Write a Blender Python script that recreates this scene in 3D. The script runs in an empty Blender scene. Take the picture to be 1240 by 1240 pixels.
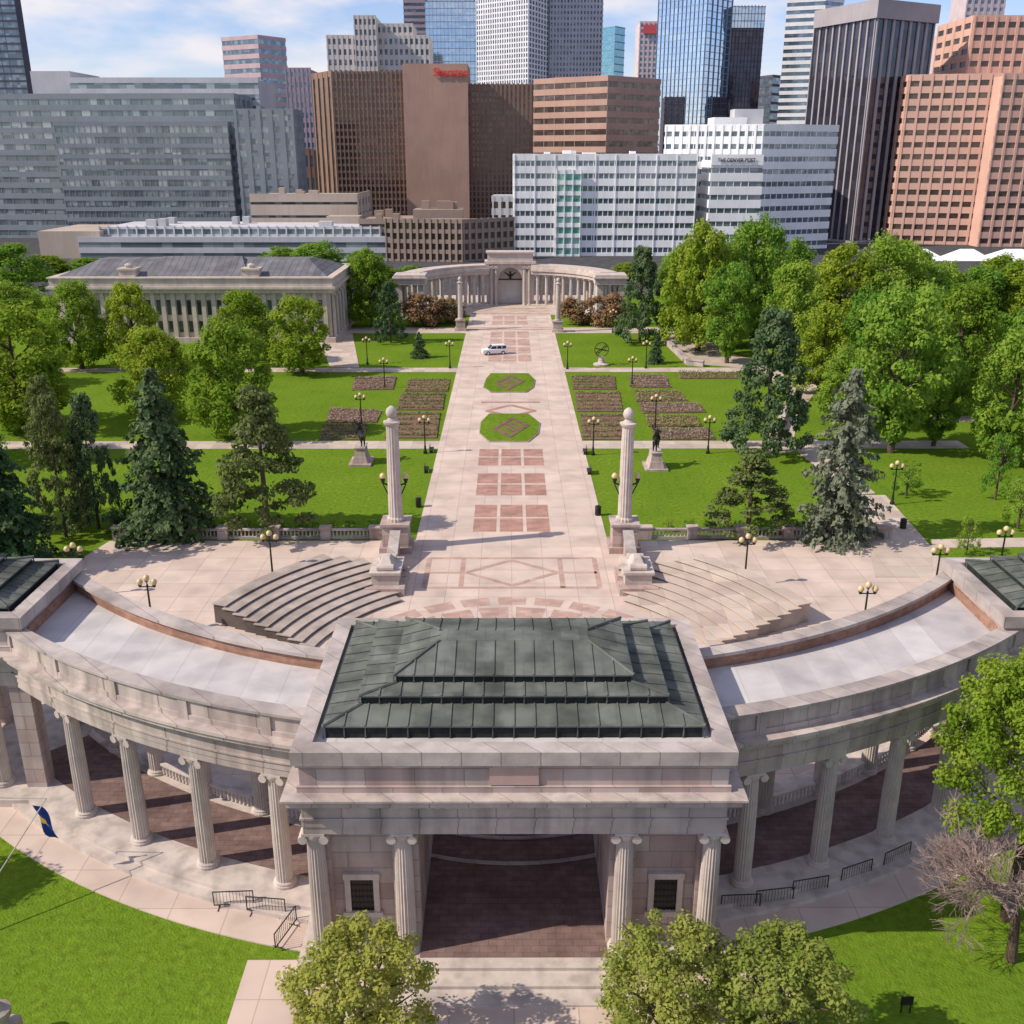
import bpy, math, random
import numpy as np
from mathutils import Vector, Euler
random.seed(7); rng=np.random.default_rng(7)
R=math.radians; sin=math.sin; cos=math.cos; PI=math.pi
col=bpy.context.scene.collection
F=1200.; TH=R(19.93); H=40.; CX=-.2; YAW=R(.14)
def ray(u,v):
    a=(u-620)/F; b=(620-v)/F
    x=a; y=cos(TH)+b*sin(TH); z=-sin(TH)+b*cos(TH)
    return Vector((x*cos(YAW)+y*sin(YAW), -x*sin(YAW)+y*cos(YAW), z))
def G(u,v,z=0.):
    d=ray(u,v); t=(z-H)/d.z; return Vector((CX+d.x*t,d.y*t,z))
def P(u,v,D):
    d=ray(u,v); t=D/d.y; return Vector((CX+d.x*t,D,H+d.z*t))
# ---------------------------------------------------------------- materials
def nt(name):
    m=bpy.data.materials.new(name); m.use_nodes=True; t=m.node_tree; return m,t.nodes,t.links,t.nodes['Principled BSDF']
def mixc(n,l,fac,a,b,mode='MIX'):
    x=n.new('ShaderNodeMix'); x.data_type='RGBA'; x.blend_type=mode
    for s,vv in ((0,fac),(6,a),(7,b)):
        if hasattr(vv,'links'): l.new(vv,x.inputs[s])
        elif s==0: x.inputs[0].default_value=vv
        else: x.inputs[s].default_value=(*vv[:3],1)
    return x.outputs[2]
def noise(n,l,vec,scale,detail=3,stretch=None):
    t=n.new('ShaderNodeTexNoise'); t.inputs['Scale'].default_value=scale; t.inputs['Detail'].default_value=detail
    if stretch:
        mp=n.new('ShaderNodeMapping'); mp.inputs['Scale'].default_value=stretch; l.new(vec,mp.inputs[0]); vec=mp.outputs[0]
    l.new(vec,t.inputs['Vector']); return t.outputs['Fac']
def ramp(n,l,fac,a,b):
    r=n.new('ShaderNodeMapRange'); r.inputs[1].default_value=a; r.inputs[2].default_value=b; l.new(fac,r.inputs[0]); return r.outputs[0]
def finish(m,n,l,b,c,rough,metal=0.):
    if metal==0 and rough>=.6:
        n.remove(b); b=n.new('ShaderNodeBsdfDiffuse'); l.new(c,b.inputs['Color']); l.new(b.outputs[0],n['Material Output'].inputs[0])
    else: l.new(c,b.inputs['Base Color']); b.inputs['Roughness'].default_value=rough; b.inputs['Metallic'].default_value=metal
    return b
def M(name,c1,c2=None,scale=1.,rough=.85,bump=0.,metal=0.,joint=None,stain=.25,streak=False,var=(.80,.77,.78)):
    m,n,l,b=nt(name); g=n.new('ShaderNodeNewGeometry').outputs['Position']
    c2=c2 or tuple(x*.8 for x in c1)
    c=mixc(n,l,ramp(n,l,noise(n,l,g,scale,3),.35,.65),c1,c2)
    if stain:
        s=ramp(n,l,noise(n,l,g,.35 if not streak else .9,4,(1,1,.1) if streak else None),.45,.72)
        mm=n.new('ShaderNodeMath'); mm.operation='MULTIPLY'; mm.inputs[1].default_value=stain; l.new(s,mm.inputs[0])
        c=mixc(n,l,mm.outputs[0],c,tuple(x*.38 for x in c1))
    if joint:
        w,h,jc,vert=joint[:4]; off=joint[4] if len(joint)>4 else .5
        bt=n.new('ShaderNodeTexBrick'); bt.offset=off; bt.inputs['Scale'].default_value=1; bt.inputs['Brick Width'].default_value=w; bt.inputs['Row Height'].default_value=h
        bt.inputs['Mortar Size'].default_value=joint[5] if len(joint)>5 else min(w,h)*.03; bt.inputs['Color1'].default_value=(1,1,1,1); bt.inputs['Color2'].default_value=(*var,1); bt.inputs['Mortar'].default_value=(*jc,1)
        if vert:
            sx=n.new('ShaderNodeSeparateXYZ'); l.new(g,sx.inputs[0]); ad=n.new('ShaderNodeMath'); l.new(sx.outputs[0],ad.inputs[0]); l.new(sx.outputs[1],ad.inputs[1])
            cb=n.new('ShaderNodeCombineXYZ'); l.new(ad.outputs[0],cb.inputs[0]); l.new(sx.outputs[2],cb.inputs[1]); l.new(cb.outputs[0],bt.inputs[0])
        else: l.new(g,bt.inputs[0])
        c=mixc(n,l,1.,c,bt.outputs[0],'MULTIPLY')
    b=finish(m,n,l,b,c,rough,metal)
    if bump:
        bp=n.new('ShaderNodeBump'); bp.inputs['Strength'].default_value=bump; bp.inputs['Distance'].default_value=.05; l.new(noise(n,l,g,scale*6,2),bp.inputs['Height']); l.new(bp.outputs[0],b.inputs['Normal'])
    return m
def GL(name,dark,light,cell=3.,metal=.55,rough=.1,amt=.5):
    m,n,l,b=nt(name); g=n.new('ShaderNodeNewGeometry').outputs['Position']
    s=n.new('ShaderNodeVectorMath'); s.operation='SNAP'; s.inputs[1].default_value=(cell,cell,cell); l.new(g,s.inputs[0])
    w=n.new('ShaderNodeTexWhiteNoise'); l.new(s.outputs[0],w.inputs[0])
    pw=n.new('ShaderNodeMath'); pw.operation='POWER'; pw.inputs[1].default_value=2.; l.new(w.outputs[0],pw.inputs[0])
    k=n.new('ShaderNodeMath'); k.operation='MULTIPLY'; k.inputs[1].default_value=amt; l.new(pw.outputs[0],k.inputs[0])
    l.new(mixc(n,l,k.outputs[0],dark,light),b.inputs['Base Color']); b.inputs['Metallic'].default_value=metal; b.inputs['Roughness'].default_value=rough
    bp=n.new('ShaderNodeBump'); bp.inputs['Strength'].default_value=.12; bp.inputs['Distance'].default_value=1.; l.new(noise(n,l,g,.12,2),bp.inputs['Height']); l.new(bp.outputs[0],b.inputs['Normal'])
    return m
def LEAF(name,c1,c2,tr=.35):
    m,n,l,b=nt(name); tc=n.new('ShaderNodeTexCoord').outputs['Object']; oi=n.new('ShaderNodeObjectInfo')
    c=mixc(n,l,ramp(n,l,noise(n,l,tc,7,1),.35,.65),c1,c2)
    hs=n.new('ShaderNodeHueSaturation'); l.new(c,hs.inputs['Color'])
    mr=n.new('ShaderNodeMapRange'); mr.inputs[3].default_value=.49; mr.inputs[4].default_value=.525; l.new(oi.outputs['Random'],mr.inputs[0]); l.new(mr.outputs[0],hs.inputs['Hue'])
    mv=n.new('ShaderNodeMapRange'); mv.inputs[3].default_value=1.15; mv.inputs[4].default_value=.88; l.new(oi.outputs['Random'],mv.inputs[0]); l.new(mv.outputs[0],hs.inputs['Value'])
    n.remove(b); b=n.new('ShaderNodeBsdfDiffuse'); l.new(hs.outputs[0],b.inputs[0])
    t=n.new('ShaderNodeBsdfTranslucent'); l.new(hs.outputs[0],t.inputs[0]); mx=n.new('ShaderNodeMixShader'); mx.inputs[0].default_value=tr
    l.new(b.outputs[0],mx.inputs[1]); l.new(t.outputs[0],mx.inputs[2]); l.new(mx.outputs[0],n['Material Output'].inputs[0]); return m
m_stone=M('marble',(.56,.47,.43),(.46,.39,.37),.6,.7,.15,joint=(2.4,1.0,(.62,.58,.56),True),stain=.65,streak=True,var=(.84,.74,.73))
m_trim=M('marble_trim',(.58,.495,.445),(.48,.415,.385),1.0,.7,.15,joint=(1.9,60,(.55,.52,.5),True,0.,.03),stain=.7,streak=True)
m_plain=M('pale_marble',(.58,.50,.45),(.49,.42,.39),1.2,.7,.15,stain=.55,streak=True)
m_cope=M('coping_stone',(.54,.47,.43),(.43,.385,.365),1.2,.8,.2,joint=(1.9,60,(.55,.5,.48),True,0.,.03),stain=.65)
m_deck=M('roof_membrane',(.62,.59,.585),(.53,.505,.51),.5,.9,.1,joint=(2.2,30,(.8,.8,.8),False,0.,.05),stain=.45)
m_brick=M('red_brick',(.42,.25,.18),(.31,.185,.14),2,.9,.2,joint=(.5,.17,(.85,.8,.75),True),stain=.5)
m_pbrick=M('brick_paving',(.25,.17,.155),(.19,.13,.12),1.5,.9,.2,joint=(.9,.45,(.55,.5,.5),False),stain=.5)
m_conc=M('pink_concrete',(.66,.53,.455),(.57,.465,.405),.25,.9,.05,joint=(3.2,3.2,(.7,.66,.64),False,0.,.035),stain=.28,var=(.88,.86,.86))
m_conc2=M('path_concrete',(.60,.50,.42),(.53,.44,.38),.3,.9,.05,joint=(2.4,2.4,(.75,.72,.7),False,0.,.03),stain=.25)
m_inlay=M('red_paver',(.49,.29,.235),(.41,.245,.205),.8,.9,.05,joint=(1.2,.6,(.8,.75,.7),False),stain=.4)
m_inlay2=M('faded_red_paver',(.55,.38,.32),(.48,.34,.285),.8,.9,.05,joint=(1.2,.6,(.85,.8,.78),False),stain=.35)
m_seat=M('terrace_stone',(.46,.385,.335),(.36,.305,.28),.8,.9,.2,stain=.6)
m_riser_shade=M('terrace_riser_shade',(.14,.115,.105),(.10,.085,.08),.8,.9,.2,stain=.5)  # near-black stone: shade on the left risers painted into the colour
m_asph=M('asphalt',(.10,.10,.105),(.07,.07,.075),.3,.9)
m_copper=M('weathered_copper',(.185,.195,.175),(.115,.125,.115),.7,.6,.1,joint=(1.02,1.7,(.8,.8,.8),False,.5,.03),stain=.65,var=(.72,.75,.72))
m_copdark=M('copper_fascia',(.04,.045,.042),(.025,.03,.03),2,.6)
m_bronze=M('dark_bronze',(.035,.035,.03),(.02,.02,.018),3,.4,metal=.5)
m_globe=M('lamp_glass',(.66,.50,.26),(.58,.44,.25),3,.3,stain=0)
m_black=M('black_metal',(.02,.02,.022),(.03,.03,.03),3,.4,metal=.3)
m_soil=M('bed_soil',(.22,.135,.10),(.15,.095,.07),1,.95,.3)
m_bark=M('bark',(.14,.10,.07),(.08,.06,.05),4,.95,.4)
m_twig=M('pale_twig',(.34,.245,.225),(.24,.175,.16),4,.95)
m_white=M('white_panel',(.82,.82,.82),(.76,.77,.78),.1,.6,stain=.08)
m_slate=M('grey_roof',(.22,.215,.23),(.16,.16,.175),.3,.6,joint=(1.5,40,(.6,.6,.6),False,0.,.1))
def grass(name,c1,c2,stripe):
    m,n,l,b=nt(name); g=n.new('ShaderNodeNewGeometry').outputs['Position']
    c=mixc(n,l,ramp(n,l,noise(n,l,g,.12,4),.35,.65),c1,c2)
    c=mixc(n,l,ramp(n,l,noise(n,l,g,2.2,5),.35,.8),c,tuple(x*.42 for x in c1))
    w=n.new('ShaderNodeTexWave'); w.inputs['Scale'].default_value=.16; w.inputs['Distortion'].default_value=.8; l.new(g,w.inputs[0])
    k=n.new('ShaderNodeMath'); k.operation='MULTIPLY'; k.inputs[1].default_value=stripe; l.new(w.outputs['Fac'],k.inputs[0])
    c=mixc(n,l,k.outputs[0],c,(c1[0]*.72,c1[1]*.76,c1[2]*.7)); b=finish(m,n,l,b,c,.95)
    bp=n.new('ShaderNodeBump'); bp.inputs['Strength'].default_value=.9; bp.inputs['Distance'].default_value=.1; l.new(noise(n,l,g,7,4),bp.inputs['Height']); l.new(bp.outputs[0],b.inputs['Normal'])
    return m
m_grass=grass('lawn_grass',(.175,.275,.026),(.125,.22,.02),.55)
lf_a=LEAF('leaf_green',(.175,.31,.04),(.30,.42,.065),.48); lf_s=LEAF('spruce_needles',(.06,.11,.045),(.13,.185,.085),.25); lf_y=LEAF('leaf_yellow_green',(.22,.315,.03),(.35,.42,.055),.48)
lf_p=LEAF('pine_needles',(.13,.16,.05),(.22,.24,.085),.28); lf_o=LEAF('olive_leaf',(.24,.28,.055),(.37,.38,.09),.42); lf_r=LEAF('bronze_leaf',(.22,.13,.075),(.30,.20,.10),.25)
lf_g=LEAF('silver_needles',(.17,.19,.125),(.28,.29,.20),.25)
# ---------------------------------------------------------------- mesh helpers
OFF={}
class MB:
    def __init__(s): s.v=[]; s.f=[]
    def add(s,vs,fs):
        o=len(s.v); s.v+= [tuple(v) for v in vs]; s.f+=[tuple(i+o for i in f) for f in fs]; return s
    def box(s,x0,x1,y0,y1,z0,z1): return s.prism([(x0,y0),(x1,y0),(x1,y1),(x0,y1)],z0,z1)
    def prism(s,p,z0,z1):
        n=len(p); ar=sum(p[i][0]*p[(i+1)%n][1]-p[(i+1)%n][0]*p[i][1] for i in range(n))
        if ar<0: p=p[::-1]
        return s.add([(a[0],a[1],z0) for a in p]+[(a[0],a[1],z1) for a in p],[tuple(range(n))[::-1],tuple(range(n,2*n))]+[(i,(i+1)%n,n+(i+1)%n,n+i) for i in range(n)])
    def frust(s,cx,cy,a,b,z0,a1,b1,z1):
        v=[(cx+i*a,cy+j*b,z0) for i,j in((-1,-1),(1,-1),(1,1),(-1,1))]+[(cx+i*a1,cy+j*b1,z1) for i,j in((-1,-1),(1,-1),(1,1),(-1,1))]
        return s.add(v,[(3,2,1,0),(4,5,6,7),(0,1,5,4),(1,2,6,5),(2,3,7,6),(3,0,4,7)])
    def poly(s,p,z=None): return s.add([(a[0],a[1],a[2] if z is None else z) for a in p],[tuple(range(len(p)))])
    def tube(s,p,q,r0,r1=None,n=6):
        p=Vector(p);q=Vector(q);r1=r0 if r1 is None else r1; d=(q-p).normalized(); a=d.orthogonal().normalized(); b=d.cross(a)
        vs=[p+(a*cos(2*PI*i/n)+b*sin(2*PI*i/n))*r0 for i in range(n)]+[q+(a*cos(2*PI*i/n)+b*sin(2*PI*i/n))*r1 for i in range(n)]
        return s.add(vs,[(i,(i+1)%n,n+(i+1)%n,n+i) for i in range(n)]+[tuple(range(n))[::-1],tuple(range(n,2*n))])
    def lathe(s,cx,cy,prof,n=16,flute=0):
        vs=[];fs=[]
        for r,z in prof:
            for i in range(n):
                rr=r*(1-flute*(i%2)); a=2*PI*i/n; vs.append((cx+rr*cos(a),cy+rr*sin(a),z))
        for k in range(len(prof)-1):
            for i in range(n): j=(i+1)%n; fs.append((k*n+i,k*n+j,(k+1)*n+j,(k+1)*n+i))
        fs+=[tuple(range(n))[::-1],tuple(range((len(prof)-1)*n,len(prof)*n))]
        return s.add(vs,fs)
    def arc(s,cy,r0,r1,a0,a1,z0,z1,sg=1,n=24,cx=0):
        vs=[];fs=[]
        for i in range(n+1):
            a=R(a0+(a1-a0)*i/n)
            for r,z in((r0,z0),(r1,z0),(r1,z1),(r0,z1)): vs.append((cx+sg*r*sin(a),cy-r*cos(a),z))
        for i in range(n):
            for k in range(4): f=(i*4+k,i*4+(k+1)%4,i*4+4+(k+1)%4,i*4+4+k); fs.append(f if sg>0 else f[::-1])
        fs+=[(3,2,1,0),(4*n,4*n+1,4*n+2,4*n+3)]
        return s.add(vs,fs)
    def build(s,name,mat,parent=None,loc=None,smooth=False):
        if parent: off=OFF[parent.name]
        elif loc is not None: off=Vector(loc)
        else:
            a=np.array(s.v); off=Vector((a[:,0].mean(),a[:,1].mean(),a[:,2].min()))
        me=bpy.data.meshes.new(name); me.from_pydata([(v[0]-off[0],v[1]-off[1],v[2]-off[2]) for v in s.v],[],s.f); me.materials.append(mat)
        if smooth: me.polygons.foreach_set('use_smooth',[True]*len(me.polygons))
        me.update()
        o=bpy.data.objects.new(name,me); col.objects.link(o); OFF[o.name]=Vector(off)
        if parent: o.parent=parent
        else: o.location=off
        return o
def tag(o,label=None,cat=None,group=None,kind=None):
    for k,v in(('label',label),('category',cat),('group',group),('kind',kind)):
        if v: o[k]=v
    return o
def thing(name,label,cat,loc=(0,0,0),group=None):
    o=bpy.data.objects.new(name,None); col.objects.link(o); o.location=loc; OFF[o.name]=Vector(loc); return tag(o,label,cat,group)
def struct(o): o['kind']='structure'; return o
def ctree(o,parent=None):
    c=o.copy(); col.objects.link(c); c.parent=parent; OFF[c.name]=OFF[o.name]
    for ch in [x for x in KIDS.get(o.name,[])]: ctree(ch,c)
    return c
KIDS={}
class Proto:
    def __init__(s,root):
        s.root=root; s.used=False
        def rec(o):
            KIDS[o.name]=[c for c in bpy.data.objects if c.parent==o]
            for c in KIDS[o.name]: rec(c)
        rec(root)
    def place(s,loc,rz=0,label=None,group=None):
        o=s.root if not s.used else ctree(s.root); s.used=True
        o.location=loc; o.rotation_euler=(0,0,rz)
        if label: o['label']=label
        if group: o['group']=group
        return o
# ---------------------------------------------------------------- ground
g=MB().poly([(-9000,-300,0),(9000,-300,0),(9000,12000,0),(-9000,12000,0)],-.05); struct(g.build('ground',m_asph))
struct(MB().box(-170,170,10,298,-.04,0).build('lawn',m_grass))
struct(MB().box(-10.5,10.5,101.01,262,-.03,.04).build('promenade',m_conc))
CY=93.2
pz=MB(); ring=[(46*sin(R(-88+176*i/40)),CY-46*cos(R(-88+176*i/40))) for i in range(41)]; pz.prism(ring+[(44,101),(-44,101)],-.03,.05); struct(pz.build('plaza',m_conc))
pv=MB(); pv.box(-120,-10.5,137,141,-.03,.03); pv.box(10.5,66,137,141,-.03,.03); pv.box(-90,-10.5,190,194,-.03,.03); pv.box(10.5,70,190,194,-.03,.03)
pv.box(-70,-10.5,234,242,-.03,.03); pv.box(10.5,60,234,242,-.03,.03); pv.box(-26,26,262.01,300,-.03,.035)
for k,p in enumerate(([(800,406),(835,440),(905,446),(895,432),(835,403)],[(895,432),(975,445),(992,470),(968,500),(958,548),(920,548),(935,520),(965,470),(905,446)],
          [(1035,600),(1072,600),(1130,665),(1128,700),(1060,700)],[(1128,654),(1330,650),(1330,662),(1128,664)],[(1070,510),(1240,500),(1240,506),(1070,518)],[(380,400),(425,395),(435,445),(400,445)],[(955,540),(1035,600),(1060,598),(985,530)])):
    pv.prism([tuple(G(*q))[:2] for q in p],-.02,.055+.006*k)
struct(pv.build('footpath',m_conc2))
fw=MB()
for s in(-1,1): fw.arc(CY,50.5,52.8,10,60,-.03,.075,s,30)
fw.box(-14,14,20,41,-.03,.085); struct(fw.build('pavement',m_conc))
il=MB()
for y0,y1,hw in((103.5,113,4.55),(116,125.5,4.6),(128.5,137,4.7)):
    for i in range(3):
        for j in range(2):
            x0=-hw+i*(2*hw/3)+.2; x1=-hw+(i+1)*(2*hw/3)-.2; h=(y1-y0)/2; a=y0+j*h+.25; b=y0+(j+1)*h-.25
            il.poly([(x0,a,0),(x1,a,0),(x1,b,0),(x0,b,0)],.048)
bc=[0]
def band(p,q,w):
    bc[0]+=1; p=Vector(p);q=Vector(q); d=(q-p).normalized(); n=Vector((-d.y,d.x))*w/2; il.poly([(*(p-n),0),(*(q-n),0),(*(q+n),0),(*(p+n),0)],.056+.004*(bc[0]%5))
for a,b in(((-4,156,),(0,160)),((0,160),(4,156)),((4,156),(0,152.5)),((0,152.5),(-4,156)),((-5,162),(5,162))): band((a[0],a[1]+3),(b[0],b[1]+3),1.0)
struct(il.build('brick_paving_inlay',m_inlay))
il=MB()
for y0,y1 in((200,207),(209,216),(218,226),(228,236),(246,252),(254,260)):
    for i in range(3):
        x0=-4.6+i*3.1; il.poly([(x0,y0,0),(x0+2.7,y0,0),(x0+2.7,y1,0),(x0,y1,0)],.048)
for a,b in((238,239.5),(241,242),(263,265),(268,269),(272,274)): il.poly([(-10.4,a,0),(10.4,a,0),(10.4,b,0),(-10.4,b,0)],.052)
y0,y1,hw=88.5,96,8.6
for a,b in(((-hw,y0),(hw,y0)),((hw,y0),(hw,y1)),((hw,y1),(-hw,y1)),((-hw,y1),(-hw,y0)),((-5,y0),(-5,y1)),((5,y0),(5,y1)),((-4.6,92.2),(0,95.4)),((0,95.4),(4.6,92.2)),((4.6,92.2),(0,89)),((0,89),(-4.6,92.2)),((-5,92.2),(-hw,92.2)),((5,92.2),(hw,92.2))): band(a,b,.5)
for r0,r1,nn in((10,11.4,10),(12,14.6,8),(15.2,16.8,9)):
    for k in range(nn):
        a0=R(180-56+112*k/nn+1.5); a1=R(180-56+112*(k+1)/nn-1.5); cy=69.5
        il.poly([(r0*sin(a0),cy-r0*cos(a0),0),(r1*sin(a0),cy-r1*cos(a0),0),(r1*sin(a1),cy-r1*cos(a1),0),(r0*sin(a1),cy-r0*cos(a1),0)],.062)
struct(il.build('brick_paving_inlay',m_inlay2))
bar=[[(596,521),(620,507),(642,517),(618,532)],[(598,466),(618,456),(636,463),(616,474)]]
for i,(pp,lb) in enumerate((([(592,502),(640,502),(654,513),(652,526),(640,536),(592,536),(580,526),(582,512)],'nearer octagonal grass bed set in the middle of the promenade'),([(594,453),(640,453),(648,461),(646,470),(637,476),(594,476),(585,470),(588,460)],'farther octagonal grass bed set in the middle of the promenade'))):
    pts=[G(*q) for q in pp]; c=sum(pts,Vector())/8
    t=thing('grass_bed',lb,'flower bed',c); MB().prism([tuple(q)[:2] for q in pts],.03,.2).build('kerb',m_seat,t)
    MB().prism([tuple(c+(q-c)*.975)[:2] for q in pts],.1,.24).build('turf',m_grass,t)
    A=[G(*q) for q in bar[i]]; pc=sum(A,Vector())/4; q=MB()
    for j in range(4):
        a,b=A[j],A[(j+1)%4]; q.prism([tuple(a)[:2],tuple(b)[:2],tuple(pc+(b-pc)*.7)[:2],tuple(pc+(a-pc)*.7)[:2]],.2,.3)
    for f0,f1 in((.2,.34),(.43,.57),(.66,.8)):
        e=[A[0].lerp(A[1],f0),A[0].lerp(A[1],f1),A[3].lerp(A[2],f1),A[3].lerp(A[2],f0)]; q.prism([tuple(pc+(x-pc)*.68)[:2] for x in e],.2,.29)
    q.build('planting_panel',m_soil,t)
# ---------------------------------------------------------------- columns
def mkcol(h,r,n=40):
    root=thing('column_source',None,None)
    a=MB().lathe(0,0,[(r*1.0,.35),(r*1.0,h*.35),(r*.95,h*.65),(r*.86,h-.5)],n,.1).build('shaft',m_plain,root)
    b=MB().lathe(0,0,[(r*1.35,.0),(r*1.35,.14),(r*1.22,.2),(r*1.25,.28),(r*1.05,.36)],20).build('base',m_plain,root)
    c=MB().lathe(0,0,[(r*.88,h-.5),(r*1.05,h-.3),(r*1.1,h-.15)],20); c.box(-r*1.15,r*1.15,-r*1.05,r*1.05,h-.14,h)
    for sx in(-1,1): c.tube((sx*r*1.05,-r*1.08,h-.36),(sx*r*1.05,r*1.08,h-.36),.24*r/.5,n=12)
    c=c.build('capital',m_plain,root)
    for o in(a,b,c): o.parent=None; col.objects.unlink(o)
    bpy.data.objects.remove(root); return a,b,c
def part_column(pr,loc,parent,rz=0,scale=None):
    sh,ba,ca=pr
    o=sh.copy(); col.objects.link(o); o.parent=parent; o.location=Vector(loc)-OFF[parent.name]; o.rotation_euler=(0,0,rz); o.name='column'
    if scale: o.scale=scale
    for q in(ba,ca):
        c=q.copy(); col.objects.link(c); c.parent=o
    return o
C1=mkcol(7.6,.5); C3=mkcol(8.5,.42,12)
bm_=MB().lathe(0,0,[(.11,0),(.11,.06),(.07,.1),(.12,.28),(.06,.55),(.1,.62),(.1,.68)],8); bal=bm_.build('baluster',m_plain,None,loc=(0,0,0),smooth=True); col.objects.unlink(bal)
def baluster(parent,x,y,z):
    o=bal.copy(); col.objects.link(o); o.parent=parent; o.location=Vector((x,y,z))-OFF[parent.name]
def tiered(root,cx,cy,tiers,ridge,seam=1.0):
    for k,(a,b,z0,z1) in enumerate(tiers):
        MB().frust(cx,cy,a,b,z0,a,b,z1).build('roof_fascia',m_copdark,root)
        a1,b1,z2=(tiers[k+1][0],tiers[k+1][1],tiers[k+1][2]) if k+1<len(tiers) else ridge
        q=MB(); A=a+.12;B=b+.12; q.frust(cx,cy,A,B,z1+.003,A,B,z1+.08); q.frust(cx,cy,A,B,z1+.08,a1,b1,z2+.02)
        zz=z1+.08
        nx=int(2*A/seam)
        for i in range(nx+1):
            x=-A+2*A*i/nx; f=min(1,(A-abs(x))/(max(A-a1,1e-3)))
            for sg in(-1,1):
                if f>.02: q.tube((cx+x,cy+sg*B,zz+.02),(cx+x,cy+sg*(B+(b1-B)*f),zz+(z2+.02-zz)*f+.02),.05,n=4)
                q.box(cx+x-.03,cx+x+.03,*sorted((cy+sg*b,cy+sg*(b+.06))),z0,z1)
        ny=max(2,int(2*B/seam))
        for i in range(ny+1):
            y=-B+2*B*i/ny; f=min(1,(B-abs(y))/(max(B-b1,1e-3)))
            for sg in(-1,1):
                if f>.02: q.tube((cx+sg*A,cy+y,zz+.02),(cx+sg*(A+(a1-A)*f),cy+y,zz+(z2+.02-zz)*f+.02),.05,n=4)
        for sx in(-1,1):
            for sy in(-1,1): q.tube((cx+sx*A,cy+sy*B,zz+.03),(cx+sx*a1,cy+sy*b1,z2+.05),.09,n=5)
        q.build('roof_tier',m_copper,root)
def entab(root,x0,x1,y0,y1,z=8.2,ztop=13.1):
    e=MB().box(x0,x1,y0,y1,z,z+.45); e.box(x0-.05,x1+.05,y0-.05,y1+.05,z+.45,z+.9); e.box(x0-.12,x1+.12,y0-.12,y1+.12,z+.9,z+1.0); e.box(x0-.02,x1+.02,y0-.02,y1+.02,z+1.0,z+1.75); e.build('entablature',m_trim,root)
    c=MB().box(x0-.25,x1+.25,y0-.25,y1+.25,z+1.75,z+2.0); c.box(x0-.6,x1+.6,y0-.6,y1+.6,z+2.0,z+2.3); c.box(x0-.7,x1+.7,y0-.7,y1+.7,z+2.3,z+2.42); c.box(x0-.82,x1+.82,y0-.82,y1+.82,z+2.42,z+2.52)
    nd=int((x1-x0)/.5)
    for i in range(nd): c.box(x0+.1+i*.5,x0+.35+i*.5,y0-.4,y0-.25,z+1.8,z+2.0)
    c.build('cornice',m_trim,root)
    a=MB().box(x0+.02,x1-.02,y0+.02,y1-.02,z+2.5,ztop-.75); a.box(x0-.12,x1+.12,y0-.12,y1+.12,z+2.51,z+2.85); a.box(x0-.12,x1+.12,y0-.12,y1+.12,ztop-.95,ztop-.752); a.build('attic_wall',m_stone,root)
    w=.65; k=MB()
    for b in((x0-.28,x1+.28,y0-.28,y0+w),(x0-.28,x1+.28,y1-w,y1+.28),(x0-.28,x0+w,y0+w,y1-w),(x1-w,x1+.28,y0+w,y1-w)): k.box(*b,ztop-.75,ztop)
    k.build('coping',m_cope,root)
    MB().box(x0+w,x1-w,y0+w,y1-w,ztop-.75,ztop-.45).build('roof_deck',m_deck,root)
# ---------------------------------------------------------------- central pavilion
pav=thing('arch_pavilion','pale marble pavilion in the foreground with a dark central opening and stepped green copper roof','pavilion',(0,48,0))
b=MB().box(-11.2,11.2,39.9,55.5,-.02,.6); b.build('platform',m_plain,pav)
st=MB().box(-6,6,38.9,39.9,-.02,.4); st.box(-6.6,6.6,37.9,38.9,-.02,.2); st.build('front_steps',m_plain,pav)
MB().box(-4.9,4.9,40.6,55.3,.6,.62).build('brick_floor',m_pbrick,pav)
for k,rr in enumerate((12.0,14.3,16.6)): MB().arc(64.5,rr,rr+.22,-20,20,.61,.72,1,16).build('curved_step',m_cope,pav)
for sg in(-1,1):
    w=MB()
    w.box(*sorted((sg*4.95,sg*10.4)),42.2,54.6,.6,8.19)
    w.box(*sorted((sg*4.9,sg*10.45)),42.1,54.7,.6,1.3); w.box(*sorted((sg*4.88,sg*6.2)),41.6,42.3,.6,8.18); w.box(*sorted((sg*9.4,sg*10.5)),41.7,42.3,.6,8.18); w.build('side_wall',m_stone,pav)
    cx=sg*7.95
    fr=MB().box(cx-1.05,cx+1.05,41.95,42.19,2.0,2.3); fr.box(cx-.95,cx+.95,41.98,42.19,4.4,4.75); fr.box(cx-.9,cx-.6,42.02,42.19,2.3,4.4); fr.box(cx+.6,cx+.9,42.02,42.19,2.3,4.4); wf=fr.build('window',m_plain,pav)
    gr=MB()
    for i in range(7): gr.tube((cx-.6+i*.2,42.12,2.3),(cx-.6+i*.2,42.12,4.4),.025,n=4)
    for i in range(6): gr.tube((cx-.6,42.12,2.4+i*.38),(cx+.6,42.12,2.4+i*.38),.02,n=4)
    gr.build('grille',m_bronze,wf); MB().box(cx-.6,cx+.6,42.17,42.196,2.3,4.4).build('pane',m_black,wf)
    for x in(5.6,10.0):
        part_column(C1,(sg*x,41.3,.6),pav); part_column(C1,(sg*x,54.6,.6),pav)
entab(pav,-10.45,10.45,40.8,54.8)
MB().box(-1.2,1.2,40.72,40.85,11.12,12.12).build('inscription_panel',M('pink_panel',(.50,.35,.31),(.45,.32,.29),1,.7,stain=.3),pav)
tiered(pav,0,48.2,[(9.35,5.7,12.6,13.3),(7.75,4.15,13.65,14.1),(6.05,3.2,14.35,14.75)],(4.0,.6,15.4))
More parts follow.
